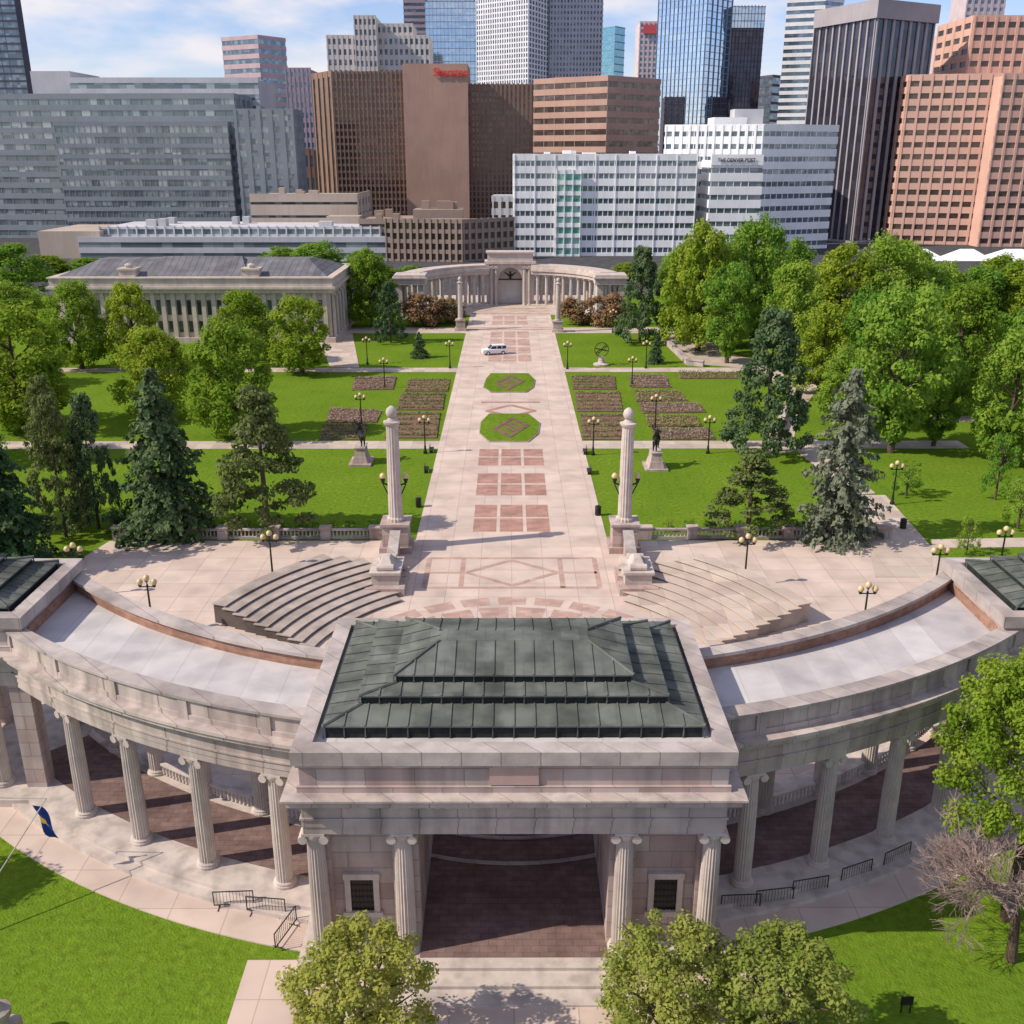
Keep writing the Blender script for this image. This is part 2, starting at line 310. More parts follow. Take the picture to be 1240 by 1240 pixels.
# ---------------------------------------------------------------- wings
for sg,sd in((-1,'left'),(1,'right')):
    wg=thing('colonnade_wing','curved marble colonnade with a flat pale roof running '+sd+' from the central pavilion','colonnade',(sg*20,50,0))
    MB().arc(CY,41.2,50.2,11.5,42,-.02,.6,sg).build('platform',m_plain,wg)
    s=MB().arc(CY,50.2,50.9,11.5,42,-.02,.35,sg); s.build('step',m_plain,wg)
    MB().arc(CY,43.9,47.9,11.5,44,.6,.62,sg).build('brick_floor',m_pbrick,wg)
    e=MB()
    for ra,rb in((48.2,49.2),(42.8,43.8)):
        am=40 if ra>45 else 47; e.arc(CY,ra,rb,11.5,am,8.2,8.65,sg); e.arc(CY,ra-.04,rb+.05,11.5,am,8.65,9.1,sg); e.arc(CY,ra-.1,rb+.14,11.5,am,9.1,9.2,sg); e.arc(CY,ra-.02,rb+.03,11.5,am,9.2,9.95,sg)
    e.build('entablature',m_trim,wg)
    c=MB().arc(CY,42.6,49.35,11,41,9.95,10.2,sg); c.arc(CY,42.3,49.7,11,41,10.2,10.5,sg); c.arc(CY,42.2,49.85,11,41,10.5,10.7,sg)
    for i in range(70):
        a=11.6+i*.41; c.arc(CY,49.3,49.52,a,a+.22,10.0,10.2,sg,1)
    c.build('cornice',m_trim,wg)
    MB().arc(CY,42.7,48.4,11,46,10.7,11.2,sg).build('roof_deck',m_deck,wg)
    p=MB().arc(CY,48.4,49.1,11,40,10.7,11.95,sg); p.arc(CY,48.4,49.2,11,40,10.7,11.0,sg)
    for k in range(5):
        a=15.6+6.05*k; p.arc(CY,48.45,49.22,a-.35,a+.35,10.7,11.96,sg,2)
    p.build('parapet',m_trim,wg)
    MB().arc(CY,48.25,49.3,11,40,11.965,12.13,sg).build('coping',m_cope,wg)
    MB().arc(CY,42.1,42.7,11,47,10.7,11.98,sg).build('inner_parapet',m_brick,wg); MB().arc(CY,41.9,42.9,11,47,11.985,12.2,sg).build('coping',m_cope,wg)
    for k in range(5):
        a=R(15.6+6.05*k)
        if k<4: part_column(C1,(sg*48.7*sin(a),CY-48.7*cos(a),.6),wg,sg*a)
        part_column(C1,(sg*43.3*sin(a),CY-43.3*cos(a),.6),wg,sg*a)
    for k in range(5):
        a0=15.6+6.05*k; MB().arc(CY,43.15,43.45,a0+.8,a0+5.3,1.35,1.5,sg,6).build('handrail',m_plain,wg)
        for j in range(11):
            a=R(a0+1.0+j*.41); baluster(wg,sg*43.3*sin(a),CY-43.3*cos(a),.67)
    ep=thing('end_pavilion','square marble pavilion with dark stepped roof at the '+sd+' end of the colonnade','pavilion',(sg*38,60,0))
    x0,x1=sorted((sg*30.6,sg*46)); MB().box(x0,x1,54,65.2,-.02,.61).build('platform',m_plain,ep)
    entab(ep,x0,x1,55.4,64.4); MB().box(*sorted((sg*30.55,sg*31)),56.3,63.6,11.2,11.9).build('brick_band',m_brick,ep)
    for x in(31.4,37.5,45): 
        for y in(56,63.8): MB().box(sg*x-.65,sg*x+.65,y-.59,y+.59,.61,8.19).build('pier',m_stone,ep)
    for x in(33.8,40,42.6): part_column(C1,(sg*x,55.9,.6),ep)
    tiered(ep,sg*38.35,59.9,[(6.7,3.65,12.6,13.25),(5.5,2.7,13.6,13.95),(4.2,1.7,14.2,14.5)],(3.2,.3,14.9),.9)
# ---------------------------------------------------------------- seating terraces
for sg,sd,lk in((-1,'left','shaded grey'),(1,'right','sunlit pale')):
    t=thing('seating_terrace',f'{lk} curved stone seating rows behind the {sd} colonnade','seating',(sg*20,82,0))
    m_sx=m_seat if sg<0 else m_conc2  # shade and sun put into the stone: darker left rows, paler right rows
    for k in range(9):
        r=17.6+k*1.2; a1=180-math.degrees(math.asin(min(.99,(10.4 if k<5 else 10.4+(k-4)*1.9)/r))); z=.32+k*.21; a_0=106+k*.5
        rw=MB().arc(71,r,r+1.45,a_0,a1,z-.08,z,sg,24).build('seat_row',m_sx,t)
        MB().arc(71,r+.32,r+1.4,a_0+.3,a1-.4,.04,z-.08,sg,24).build('riser',m_riser_shade if sg<0 else m_seat,rw)  # risers coloured darker than the seats to paint the shade below each edge
for sg,sd in((-1,'left'),(1,'right')):
    t=thing('stair_pedestal',f'stepped marble pedestal with scroll block at the {sd} foot of the promenade','pedestal',(sg*12.2,89,0))
    x=sg*12.2
    MB().box(x-1.9,x+1.9,86.5,92,.04,.8).build('plinth',m_stone,t)
    m=MB().box(x-1.3,x+1.3,87.4,91.2,.8,1.9); m.box(x-1.5,x+1.5,87.2,91.4,1.9,2.15); m.build('block',m_plain,t)
    s=MB().frust(x,89.3,.8,1.5,2.15,.35,.6,3.1); s.tube((x-.8,88,2.4),(x+.8,88,2.4),.35,n=12); s.tube((x-.8,90.7,2.4),(x+.8,90.7,2.4),.35,n=12); s.build('scroll',m_plain,t)
    w=thing('stair_wall',f'sloping marble stair wall beside the {sd} memorial column','wall',(sg*11.5,95,0))
    fc=[(3,2,1,0),(4,5,6,7),(0,1,5,4),(1,2,6,5),(2,3,7,6),(3,0,4,7)]
    MB().add([(x-.4,92.01,.04),(x+.4,92.01,.04),(x+.4,97.0,.04),(x-.4,97.0,.04),(x-.4,92.01,.9),(x+.4,92.01,.9),(x+.4,97.0,2.6),(x-.4,97.0,2.6)],fc).build('wall_face',m_stone,w)
    MB().add([(x-.55,92.01,.9),(x+.55,92.01,.9),(x+.55,97.0,2.6),(x-.55,97.0,2.6),(x-.55,92.01,1.1),(x+.55,92.01,1.1),(x+.55,97.0,2.8),(x-.55,97.0,2.8)],fc).build('coping',m_cope,w)
def memcol(loc,h,label,lamp):
    t=thing('memorial_column',label,'column',loc,'memorial columns along the promenade'); x,y,_=loc; s=h/15.7
    b=MB().box(x-1.7*s,x+1.7*s,y-1.7*s,y+1.7*s,.04,.7); b.box(x-1.35*s,x+1.35*s,y-1.35*s,y+1.35*s,.7,3.0*s); b.box(x-1.55*s,x+1.55*s,y-1.55*s,y+1.55*s,3.0*s,3.3*s); b.build('pedestal',m_stone,t)
    MB().lathe(x,y,[(.95*s,3.3*s),(.95*s,3.6*s),(.75*s,3.8*s),(.72*s,8*s),(.62*s,13.6*s)],32,.08).build('shaft',m_plain,t)
    MB().lathe(x,y,[(.62*s,13.6*s),(.85*s,13.9*s),(.9*s,14.1*s),(.5*s,14.2*s),(.35*s,14.5*s)],20).build('capital',m_plain,t)
    MB().lathe(x,y,[(.1*s,14.4*s),(.45*s,14.6*s),(.6*s,15.0*s),(.5*s,15.4*s),(.15*s,15.7*s)],16).build('finial',m_plain,t,smooth=True)
    if lamp:
        for sg in(-1,1):
            q=MB().tube((x+sg*.6,y,7.2),(x+sg*1.2,y,7.4),.1); q.tube((x+sg*1.2,y,7.4),(x+sg*1.2,y,7.9),.14,.28); q.tube((x+sg*.7,y,6.2),(x+sg*1.2,y,7.3),.07); a=q.build('lamp_bracket',m_bronze,t)
            MB().lathe(x+sg*1.2,y,[(.1,7.9),(.3,8.0),(.34,8.2),(.2,8.45),(.03,8.55)],10).build('lamp_globe',m_globe,a,smooth=True)
memcol((-12.3,98.8,0),15.7,'tall fluted marble column with ball finial, nearer one on the left of the promenade',1)
memcol((12.0,98.8,0),15.5,'tall fluted marble column with ball finial, nearer one on the right of the promenade',1)
memcol((-11.9,238,0),12.6,'distant marble column with ball finial left of the promenade before the far gateway',0)
memcol((11.2,236,0),12.6,'distant marble column with ball finial right of the promenade before the far gateway',0)
def balus(x0,x1,y,label,n=5):
    t=thing('balustrade',label,'balustrade',((x0+x1)/2,y,0)); L=(x1-x0)
    MB().box(x0,x1,y-.25,y+.25,-.02,.3).build('base_rail',m_cope,t); MB().box(x0,x1,y-.22,y+.22,.98,1.15).build('top_rail',m_cope,t)
    for i in range(n+1):
        x=x0+L*i/n; w=.55 if i not in(0,n) else .8
        q=MB().box(x-w,x+w,y-.42,y+.42,-.02,1.3); q.box(x-w-.1,x+w+.1,y-.5,y+.5,1.3,1.45); q.build('pier',m_stone,t)
    k=int(L/.42)
    for i in range(k):
        x=x0+(i+.5)*L/k
        if min(abs(x-(x0+L*j/n)) for j in range(n+1))>.75: baluster(t,x,y,.3)
balus(-43,-14.8,101.8,'stone balustrade with square piers along the lawn left of the promenade'); balus(14.6,41,101.8,'stone balustrade with square piers along the lawn right of the promenade')
def lowwall(pts,label):
    A=[G(*q) for q in pts]; t=thing('garden_wall',label,'wall',A[0]); w=MB();c=MB()
    for a,b in zip(A,A[1:]):
        d=(b-a).normalized(); n=Vector((-d.y,d.x,0)); 
        for mb,hw,z0,z1 in((w,.35,-.02,1.0),(c,.5,1.0,1.2)): mb.prism([tuple(a-n*hw-d*.1)[:2],tuple(b-n*hw)[:2],tuple(b+n*hw)[:2],tuple(a+n*hw-d*.1)[:2]],z0,z1)
    w.build('wall_face',m_stone,t); c.build('coping',m_cope,t)
lowwall([(800,410),(833,442),(852,444)],'low pale stone wall beside the small terrace right of the far lawn'); lowwall([(905,452),(962,472),(950,505),(938,530)],'low curved stone wall beside the garden path right of the flower beds')
# ---------------------------------------------------------------- trees
def mesh_quads(name,c,nrm,size,mat,asp=.65):
    n=len(c); nrm=nrm/np.linalg.norm(nrm,axis=1,keepdims=True); r=rng.normal(size=(n,3)); t1=np.cross(nrm,r); t1/=np.linalg.norm(t1,axis=1,keepdims=True); t2=np.cross(nrm,t1)
    s=size*rng.uniform(.7,1.3,(n,1)); v=np.stack([c-t1*s,c-t2*s*asp,c+t1*s,c+t2*s*asp],1).reshape(-1,3)
    me=bpy.data.meshes.new(name); me.from_pydata(v.tolist(),[],np.arange(4*n).reshape(-1,4).tolist()); me.materials.append(mat); me.update(); return me
def clumps(name,shape,zr,nc,nl,ls,cr,mat,flat=.75,rin=.15):
    C=[];N=[]
    for i in range(nc):
        z=rng.uniform(*zr); rad=shape(z); a=rng.uniform(0,2*PI); r=rad*math.sqrt(rng.uniform(rin,1)); k=cr*rng.uniform(.6,1.35)
        d=rng.normal(size=(nl,3)); d/=np.linalg.norm(d,axis=1,keepdims=True)
        p=np.array([r*cos(a),r*sin(a),z])+d*k*rng.uniform(.45,1.15,(nl,1))*np.array([1,1,flat]); C.append(p); N.append(d*.7+rng.normal(size=(nl,3))*.45+np.array([-.1,0,.6]))
    return mesh_quads(name,np.concatenate(C),np.concatenate(N),ls,mat)
def spruce(name,mat,lv=34,droop=.25,irr=.25,pw=.8):
    C=[];N=[]
    for k in range(lv):
        z=.05+.94*(k/lv)**.95; rad=.5*(1-z)**pw*rng.uniform(1-irr,1.12)
        nb=int(8+13*(1-z))
        for j in range(nb):
            a=rng.uniform(0,2*PI); L=rad*rng.uniform(.6,1.18); n=int(8+28*L/.5); t=np.sqrt(rng.uniform(.05,1,n)); 
            x=np.outer(t*L,[cos(a),sin(a),0]); w=rng.normal(size=(n,1))*.028*(1.3-t[:,None]); x+=w*np.array([-sin(a),cos(a),0]); x[:,2]+=z-droop*t**1.5*L*.6+rng.normal(size=n)*.008
            C.append(x); N.append(rng.normal(size=(n,3))*.5+np.array([cos(a)*.5,sin(a)*.5,.9]))
    return mesh_quads(name,np.concatenate(C),np.concatenate(N),.021,mat)
ell=lambda z:.40*math.sqrt(max(0,1-((z-.57)/.40)**2))
ell2=lambda z:.39*math.sqrt(max(0,1-((z-.50)/.47)**2))*(1.12-.3*z)
egg=lambda z:.42*math.sqrt(max(0,1-((z-.45)/.52)**2))*(1.2-.5*z)
cone=lambda z:.44*max(0,1-z)**.65
cone2=lambda z:.43*max(0,1-z)**.5
bush=lambda z:.4*math.sqrt(max(0,1-((z-.42)/.5)**2))
CR={'leaf':[clumps('crown',(ell,ell2,egg,ell2)[i],(.12,.95),(120,130,140,115)[i],125,.016,(.08,.085,.078,.088)[i],(lf_a,lf_a,lf_y,lf_a)[i]) for i in range(4)],
 'yellow':[clumps('crown',(ell2,egg)[i],(.08,.94),130,115,.016,.078,lf_y) for i in range(2)],
 'spruce':[spruce('crown',lf_s,36,.3,.35,.65),spruce('crown',lf_s,32,.35,.42,.6)],'silver':[spruce('crown',lf_g,28,.2,.55,.6)],
 'pine':[clumps('crown',cone2,(.08,.92),150,85,.0155,.062,lf_p,.45),clumps('crown',cone,(.12,.92),120,85,.0155,.066,lf_p,.45)],
 'dark':[clumps('crown',cone2,(.06,.95),160,90,.0155,.055,lf_s,.8)],
 'near':[clumps('crown',ell,(.2,.95),170,110,.0115,.06,lf_o),clumps('crown',ell2,(.12,.93),160,110,.0115,.064,lf_o)],
 'big':[clumps('crown',ell,(.40,.95),210,190,.0085,.055,lf_y)],'bronze':[clumps('crown',bush,(.1,.85),40,110,.03,.14,lf_r)],'small':[clumps('crown',bush,(.15,.85),50,70,.018,.08,lf_a)]}
CR['shrub']=CR['small']
def branch(mb,p,d,L,r,depth,sp=.55):
    q=p+d*L; mb.tube(p,q,r,r*.68,5 if depth>2 else 3)
    if depth==0: return
    for i in range(3):
        nd=(d+Vector(rng.normal(size=3))*sp+Vector((0,0,.05))).normalized(); branch(mb,p+d*L*random.uniform(.6,1),nd,L*random.uniform(.62,.85),max(r*.6,.014),depth-1,sp)
def trunkmesh(conif):
    t=MB()
    if conif: t.tube((0,0,-.01),(0,0,.9),.028,.004,7)
    else:
        t.tube((0,0,-.01),(.01,0,.3),.032,.022,8); t.tube((.01,0,.3),(0,.01,.8),.022,.006,6)
        for i in range(9):
            a=i*2.4; z=.24+.05*i; t.tube((.01,0,z),(.28*cos(a),.28*sin(a),z+.22),.011,.003,5)
    o=t.build('trunk',m_bark,None,loc=(0,0,0)); me=o.data; bpy.data.objects.remove(o); return me
TR=[trunkmesh(0),trunkmesh(1)]
cnt={}
NAME={'leaf':'leafy_tree','yellow':'leafy_tree','spruce':'spruce_tree','silver':'spruce_tree','pine':'pine_tree','dark':'conifer_tree','near':'leafy_tree','big':'leafy_tree','bronze':'crabapple_tree','small':'young_tree','shrub':'shrub'}
def tree_at(x,y,w,h,kind,label,group=None):
    t=thing(NAME[kind],label,'shrub' if kind=='shrub' else 'tree',(x,y,0),group); i=cnt[kind]=cnt.get(kind,-1)+1
    for nm,me in(('trunk',TR[kind in('spruce','pine','silver','dark')]),('crown',CR[kind][i%len(CR[kind])])):
        o=bpy.data.objects.new(nm,me); col.objects.link(o); o.parent=t
    t.scale=(w,w,h); t.rotation_euler=(0,0,random.uniform(0,6.28)); return t
def tree(u,vb,vt,w,kind,label,group=None):
    p=G(u,vb); h=P(u,vt,p.y).z; zc=p.y*cos(TH)+(H-h/2)*sin(TH); return tree_at(p.x,p.y,w*zc/F*1.1,h*1.03,kind,label,group)
TL=[(100,447,340,86,'yellow','round green tree in front of the colonnaded building, second from its left end'),(166,447,343,72,'yellow','round green tree in front of the long windows of the colonnaded building'),
(30,520,372,150,'yellow','large yellow-green tree at the left edge beside the lawn'),(18,400,342,80,'leaf','green tree at the far left behind the large yellow-green tree'),(22,370,296,90,'leaf','tall green tree at the far left beside the colonnaded building'),
(195,505,398,100,'yellow','yellow-green tree on the left lawn standing behind the dark green spruce'),(286,530,390,122,'yellow','broad yellow-green tree on the left lawn behind the brownish pine'),(300,440,352,84,'yellow','green tree against the right half of the colonnaded building'),
(366,452,358,88,'yellow','round green tree covering the right corner of the colonnaded building'),(205,645,448,132,'spruce','big dark green spruce behind the left balustrade'),(120,640,480,74,'dark','narrow dark conifer left of the big dark green spruce'),
(80,650,470,80,'pine','slim brownish conifer near the left edge behind the balustrade'),(325,650,462,150,'pine','wide brownish pine behind the left balustrade next to the promenade lawn'),(15,690,520,130,'spruce','dark spruce cut by the left edge of the photo above the end pavilion'),
(62,560,450,60,'pine','thin conifer standing behind the slim brownish conifer at left'),(450,395,303,72,'leaf','green tree just right of the colonnaded building'),(473,415,342,46,'dark','dark narrow conifer left of the far gateway'),(388,345,293,80,'leaf','green tree rising behind the colonnaded building roof'),
(508,433,402,24,'spruce','small spruce on the lawn left of the white car'),(794,440,406,24,'spruce','small spruce on the lawn right of the promenade near the sundial'),
(512,395,352,50,'bronze','bronze-leaved crabapple left of the far gateway, outer one'),(543,392,358,42,'bronze','bronze-leaved crabapple next to the left distant column'),(698,392,358,44,'bronze','bronze-leaved crabapple next to the right distant column'),(733,394,352,52,'bronze','bronze-leaved crabapple right of the far gateway, outer one'),
(774,415,300,68,'dark','tall dark tree directly right of the far gateway'),(925,548,376,118,'dark','dense dark conifer right of the flower beds'),(1012,655,448,116,'silver','grey-green spruce with drooping branches behind the right balustrade'),
(905,650,542,124,'pine','low wide pine behind the right balustrade'),(1078,548,348,136,'leaf','large bright green tree above the right lawn'),(1215,560,400,115,'leaf','bright green tree at the right edge over the lawn'),(1150,500,345,115,'yellow','bright green tree between the two largest trees at right'),
(1205,605,520,46,'small','thin young tree on the right lawn with an open crown'),(1170,672,620,34,'small','small young tree near the lamp at the right end of the colonnade'),(1097,600,555,44,'small','small bushy tree beside the right lawn lamp'),(1232,640,570,50,'small','young tree cut by the right edge of the photo')]
for a in TL: tree(*a)
gv='dense green tree in the leafy grove on the right side of the park'
for (u,vb,vt,w) in [(845,425,272,100),(910,420,264,100),(880,440,320,80),(955,445,318,90),(1010,430,298,100),(1065,430,285,110),(1120,425,318,90),(1175,420,325,90),(1230,420,312,100),(1045,470,350,90),(1190,470,380,80),(1110,460,350,90),(990,480,370,80),(820,410,300,70),(1245,480,370,90),(1000,395,320,80),(1150,400,330,80),(1020,520,420,80),(1130,540,430,85),(1290,500,380,110),(1290,430,330,100),(1285,580,440,110),(945,400,290,80),(1090,400,300,90),(1200,395,310,90),(870,400,290,80),(1160,455,370,90),(1060,510,400,90)]:
    tree(u,vb,vt,w,'leaf',gv,'trees of the right-hand grove')
gl='green tree in the row beyond the left lawn'
for (u,vb,vt,w) in [(-40,470,350,110),(-60,560,400,120),(-30,640,500,110)]: tree(u,vb,vt,w,'leaf',gl,'trees beyond the left lawn')
gb='green tree in the street row between the park and the city buildings'
for u,vt,w in [(435,305,50),(60,310,70),(470,325,40),(340,300,60),(420,322,50),(760,318,50),(110,312,60),(500,322,40)]: tree(u,338,vt,w,'leaf',gb,'street trees beyond the park')
for i in range(13):
    tree_at(-40+i*1.95+random.random(),103.4+random.random(),2.0,1.6,'shrub','low green shrub in the hedge row behind the left balustrade','shrubs behind the left balustrade')
for i in range(11): tree_at(17+i*2.1+random.random(),103.4+random.random(),2.0,1.5,'shrub','low green shrub in the hedge row behind the right balustrade','shrubs behind the right balustrade')
for i in range(8): tree_at((-24,-21,-18,-15,15,18,21,24)[i],268+random.random()*3,3.2,2.4,'shrub','low green shrub planted in front of the far gateway wings','shrubs before the far gateway')
tree_at(-6.9,34.2,8.6,7.9,'near','olive-leaved tree at the bottom left of the central opening')
tree_at(6.9,34.4,8.4,8.7,'near','olive-leaved tree at the bottom right of the central opening')
tree_at(11.7,33.8,8.8,7.9,'near','low wide olive-leaved tree at the bottom, right of its taller neighbour')
tree_at(27.4,44.0,12.5,17.0,'big','large bright green tree at the right edge in front of the colonnade')
tree_at(-41,44.5,10,11,'leaf','leafy tree beyond the left edge shading the lower left lawn')
bt=thing('bare_tree','leafless tree with pinkish branches at the lower right edge','tree',(26.2,41.0,0)); tb=MB(); tb.tube((26.2,41.0,0),(26,41,3.0),.32,.2,8); tb.build('trunk',m_bark,bt)
tb=MB()
for i in range(10):
    a=PI*.5+i*.32; branch(tb,Vector((26,41,2.2+.4*i)),Vector((cos(a)*.95,sin(a)*.8,.3)).normalized(),2.0,.1,5,.42)
tb.build('crown',m_twig,bt)
# ---------------------------------------------------------------- street lamps
lr=thing('street_lamp',None,'street lamp')
MB().lathe(0,0,[(.28,0),(.28,.3),(.18,.45),(.14,1.1),(.1,1.2),(.08,4.4),(.12,4.5),(.06,4.7)],10).build('post',m_bronze,lr,smooth=True)
a=MB().tube((-.62,0,4.45),(.62,0,4.45),.055); a.tube((0,0,4.7),(0,0,5.0),.05); [a.tube((s*.62,0,4.4),(s*.62,0,4.66),.1,.2) for s in(-1,1)]; a.tube((0,0,4.9),(0,0,5.05),.1,.2); a.build('arm',m_bronze,lr)
for s in(-1,1): MB().lathe(s*.62,0,[(.12,4.62),(.25,4.75),(.28,4.92),(.2,5.1),(.03,5.2)],12).build('globe',m_globe,lr,smooth=True)
MB().lathe(0,0,[(.12,5.0),(.25,5.12),(.28,5.3),(.2,5.48),(.03,5.58)],12).build('globe',m_globe,lr,smooth=True)
LP=Proto(lr)
for u,v,lb in [(331,706,'on the plaza in front of the left balustrade'),(901,710,'on the plaza in front of the right balustrade'),(186,766,'behind the left colonnade roof, only its head showing'),(1043,775,'behind the right colonnade roof, only its head showing'),
 (98,722,'behind the left end pavilion'),(1130,724,'behind the right end pavilion'),(515,549,'on the left edge of the promenade by the cross path'),(718,551,'on the right edge of the promenade by the cross path'),(857,549,'at the right end of the nearer cross path'),
 (438,518,'behind the left equestrian statue'),(793,520,'behind the right equestrian statue'),(1080,611,'on the right lawn beside the big bright tree'),(545,446,'left of the promenade near the white car'),(687,447,'right of the promenade near the white car'),
 (445,441,'on the far left lawn near the colonnaded building'),(782,446,'on the far right lawn beside the small spruce'),(765,468,'behind the right flower beds'),(466,470,'behind the left flower beds'),(742,403,'before the right side of the far gateway'),(1208,700,'at the right edge above the end pavilion')]:
    LP.place(G(u,v),0,'dark globe lamp post '+lb,'globe street lamps in the park')
# ---------------------------------------------------------------- flower beds
lf_f=LEAF('bed_foliage',(.16,.25,.06),(.30,.24,.12),.2); lf_v=LEAF('bed_bloom',(.42,.22,.30),(.18,.26,.08),.2)
beds=[([(495,460),(545,460),(542,475),(490,475)],0),([(486,477),(539,477),(536,497),(480,497)],0),([(476,500),(533,500),(529,531),(466,531)],0),([(430,458),(480,457),(476,472),(426,473)],1),([(400,495),(462,498),(456,512),(395,512)],1),([(392,515),(446,515),(440,533),(387,533)],0),
([(692,456),(744,456),(746,472),(694,472)],0),([(696,475),(750,475),(754,499),(699,499)],0),([(702,502),(758,502),(762,533),(706,533)],0),([(762,455),(806,455),(812,470),(765,470)],1),([(768,474),(822,474),(832,486),(771,487)],0),([(774,489),(846,489),(854,500),(778,501)],1),([(782,504),(842,504),(850,517),(785,517)],0),([(790,520),(858,520),(866,533),(792,533)],1),([(822,451),(892,452),(896,459),(824,459)],0)]
nm=['left of the promenade, nearest its top','left of the promenade, middle of three','left of the promenade, beside the lamp post','far left lawn with pink blooms','left lawn with small pink blooms','at the left end of the left lawn','right of the promenade, farthest of the row','right of the promenade, middle of the row','right of the promenade, nearest of the row','right lawn with blooms, farthest back','right lawn, second from the back','right lawn, long one with blooms','right lawn, small brown one','right lawn, nearest the cross path','right lawn, long strip behind the others']
for (pp,k),lb in zip(beds,nm):
    pts=[G(*q) for q in pp]; c=sum(pts,Vector())/4; t=thing('flower_bed','brown planted flower bed '+lb,'flower bed',c,'flower beds on the lawns')
    MB().prism([tuple(q)[:2] for q in pts],.0,.16).build('soil',m_soil,t)
    C=[]
    for r_ in range(5):
        for s_ in range(24):
            if random.random()<.12 or (r_ in(1,3) and s_%4==0): continue
            f=(r_+.5)/5; gg=(s_+.5)/24; A=pts[0].lerp(pts[1],gg); B=pts[3].lerp(pts[2],gg); p=A.lerp(B,f)
            for z in range(10): C.append([p.x+random.gauss(0,.16)-c.x,p.y+random.gauss(0,.35)-c.y,.2+random.random()*.3])
    C=np.array(C); me=mesh_quads('planting',C,rng.normal(size=C.shape)*.6+np.array([0,0,1]),.15,lf_v if k else lf_f)
    o=bpy.data.objects.new('planting',me); col.objects.link(o); o.parent=t; o['kind']='stuff'
# ---------------------------------------------------------------- equestrian statues
def skin(name,pts,edges,rad,mat,parent,loc):
    me=bpy.data.meshes.new(name); me.from_pydata(pts,edges,[]); me.materials.append(mat); o=bpy.data.objects.new(name,me); col.objects.link(o); m=o.modifiers.new('Skin','SKIN')
    for i,r in enumerate(rad): me.skin_vertices[0].data[i].radius=(r,r)
    me.skin_vertices[0].data[0].use_root=True; s=o.modifiers.new('Sub','SUBSURF'); s.levels=1; s.render_levels=1; o.parent=parent; o.location=loc; return o
for u,v,rz,lb,rear in((438,560,.5,'bronze rider on a rearing horse on a pale pedestal, left lawn',1),(793,566,-.3,'bronze rider on a standing horse on a pale pedestal, right lawn',0)):
    p=G(u,v); t=thing('equestrian_statue',lb,'statue',p)
    q=MB().box(p.x-1.5,p.x+1.5,p.y-2.0,p.y+2.0,0,.3); q.frust(p.x,p.y,1.05,1.6,.3,.8,1.4,1.2); q.frust(p.x,p.y,.75,1.35,1.2,.65,1.25,2.3); q.box(p.x-.75,p.x+.75,p.y-1.4,p.y+1.4,2.3,2.45); q.build('pedestal',m_stone,t)
    fr=.75 if rear else 0
    H_=[(0,-.7,1.55),(0,0,1.6+fr*.3),(0,.75,1.65+fr),(0,1.15,2.2+fr),(0,1.55,2.35+fr*.9),(0,1.85,2.1+fr*.8),(.2,-.8,1.0),(.2,-.95,.55),(.2,-.85,.05),(-.2,-.8,1.0),(-.2,-.95,.55),(-.2,-.85,.05),(.2,.85,1.0+fr),(.2,.95+fr*.3,.55+fr),(.2,.85,.05+fr*.8),(-.2,.85,1.0+fr),(-.2,1.1+fr*.3,.75+fr),(-.2,1.0,.35+fr),(0,-1.15,1.5),(0,-1.4,.8)]
    hb=skin('horse',H_,[(0,1),(1,2),(2,3),(3,4),(4,5),(0,6),(6,7),(7,8),(0,9),(9,10),(10,11),(2,12),(12,13),(13,14),(2,15),(15,16),(16,17),(0,18),(18,19)],[.38,.4,.38,.22,.18,.1,.2,.1,.09,.2,.1,.09,.15,.09,.08,.15,.09,.08,.1,.08],m_bronze,t,(0,0,2.45))
    hb.rotation_euler=(0,0,rz); z=fr*.35
    K=[(0,.05,2.05+z),(0,.1,2.5+z),(0,.15,2.8+z),(0,.18,3.05+z),(.33,.1,2.75+z),(.5,.3,2.4+z),(.4,.6,2.5+z),(-.33,.1,2.75+z),(-.6,.1,3.0+z),(-.7,.2,3.5+z),(.42,.3,1.8+z),(.45,.15,1.3+z),(-.42,.3,1.8+z),(-.45,.15,1.3+z)]
    rb=skin('rider',K,[(0,1),(1,2),(2,3),(2,4),(4,5),(5,6),(2,7),(7,8),(8,9),(0,10),(10,11),(0,12),(12,13)],[.22,.24,.12,.16,.11,.08,.07,.11,.08,.07,.14,.09,.14,.09],m_bronze,t,(0,0,2.45)); rb.rotation_euler=(0,0,rz)
p=G(728,442); t=thing('sundial','round metal ring sundial on a stone base on the far right lawn','sundial',p)
MB().lathe(p.x,p.y,[(1.6,0),(1.6,.3),(.7,.5),(.5,1.5),(.7,1.7)],14).build('base',m_stone,t)
q=MB()
for k in range(3):
    for i in range(20):
        def pt(i): a=2*PI*i/20; v=Vector((1.4*cos(a),0,1.4*sin(a))); v.rotate(Euler((k*.9,0,k*1.05))); return v+Vector((p.x,p.y,3.1))
        q.tube(pt(i),pt(i+1),.08,n=4)
q.tube((p.x-.9,p.y,1.8),(p.x+.9,p.y,4.4),.06); q.build('ring',m_bronze,t)
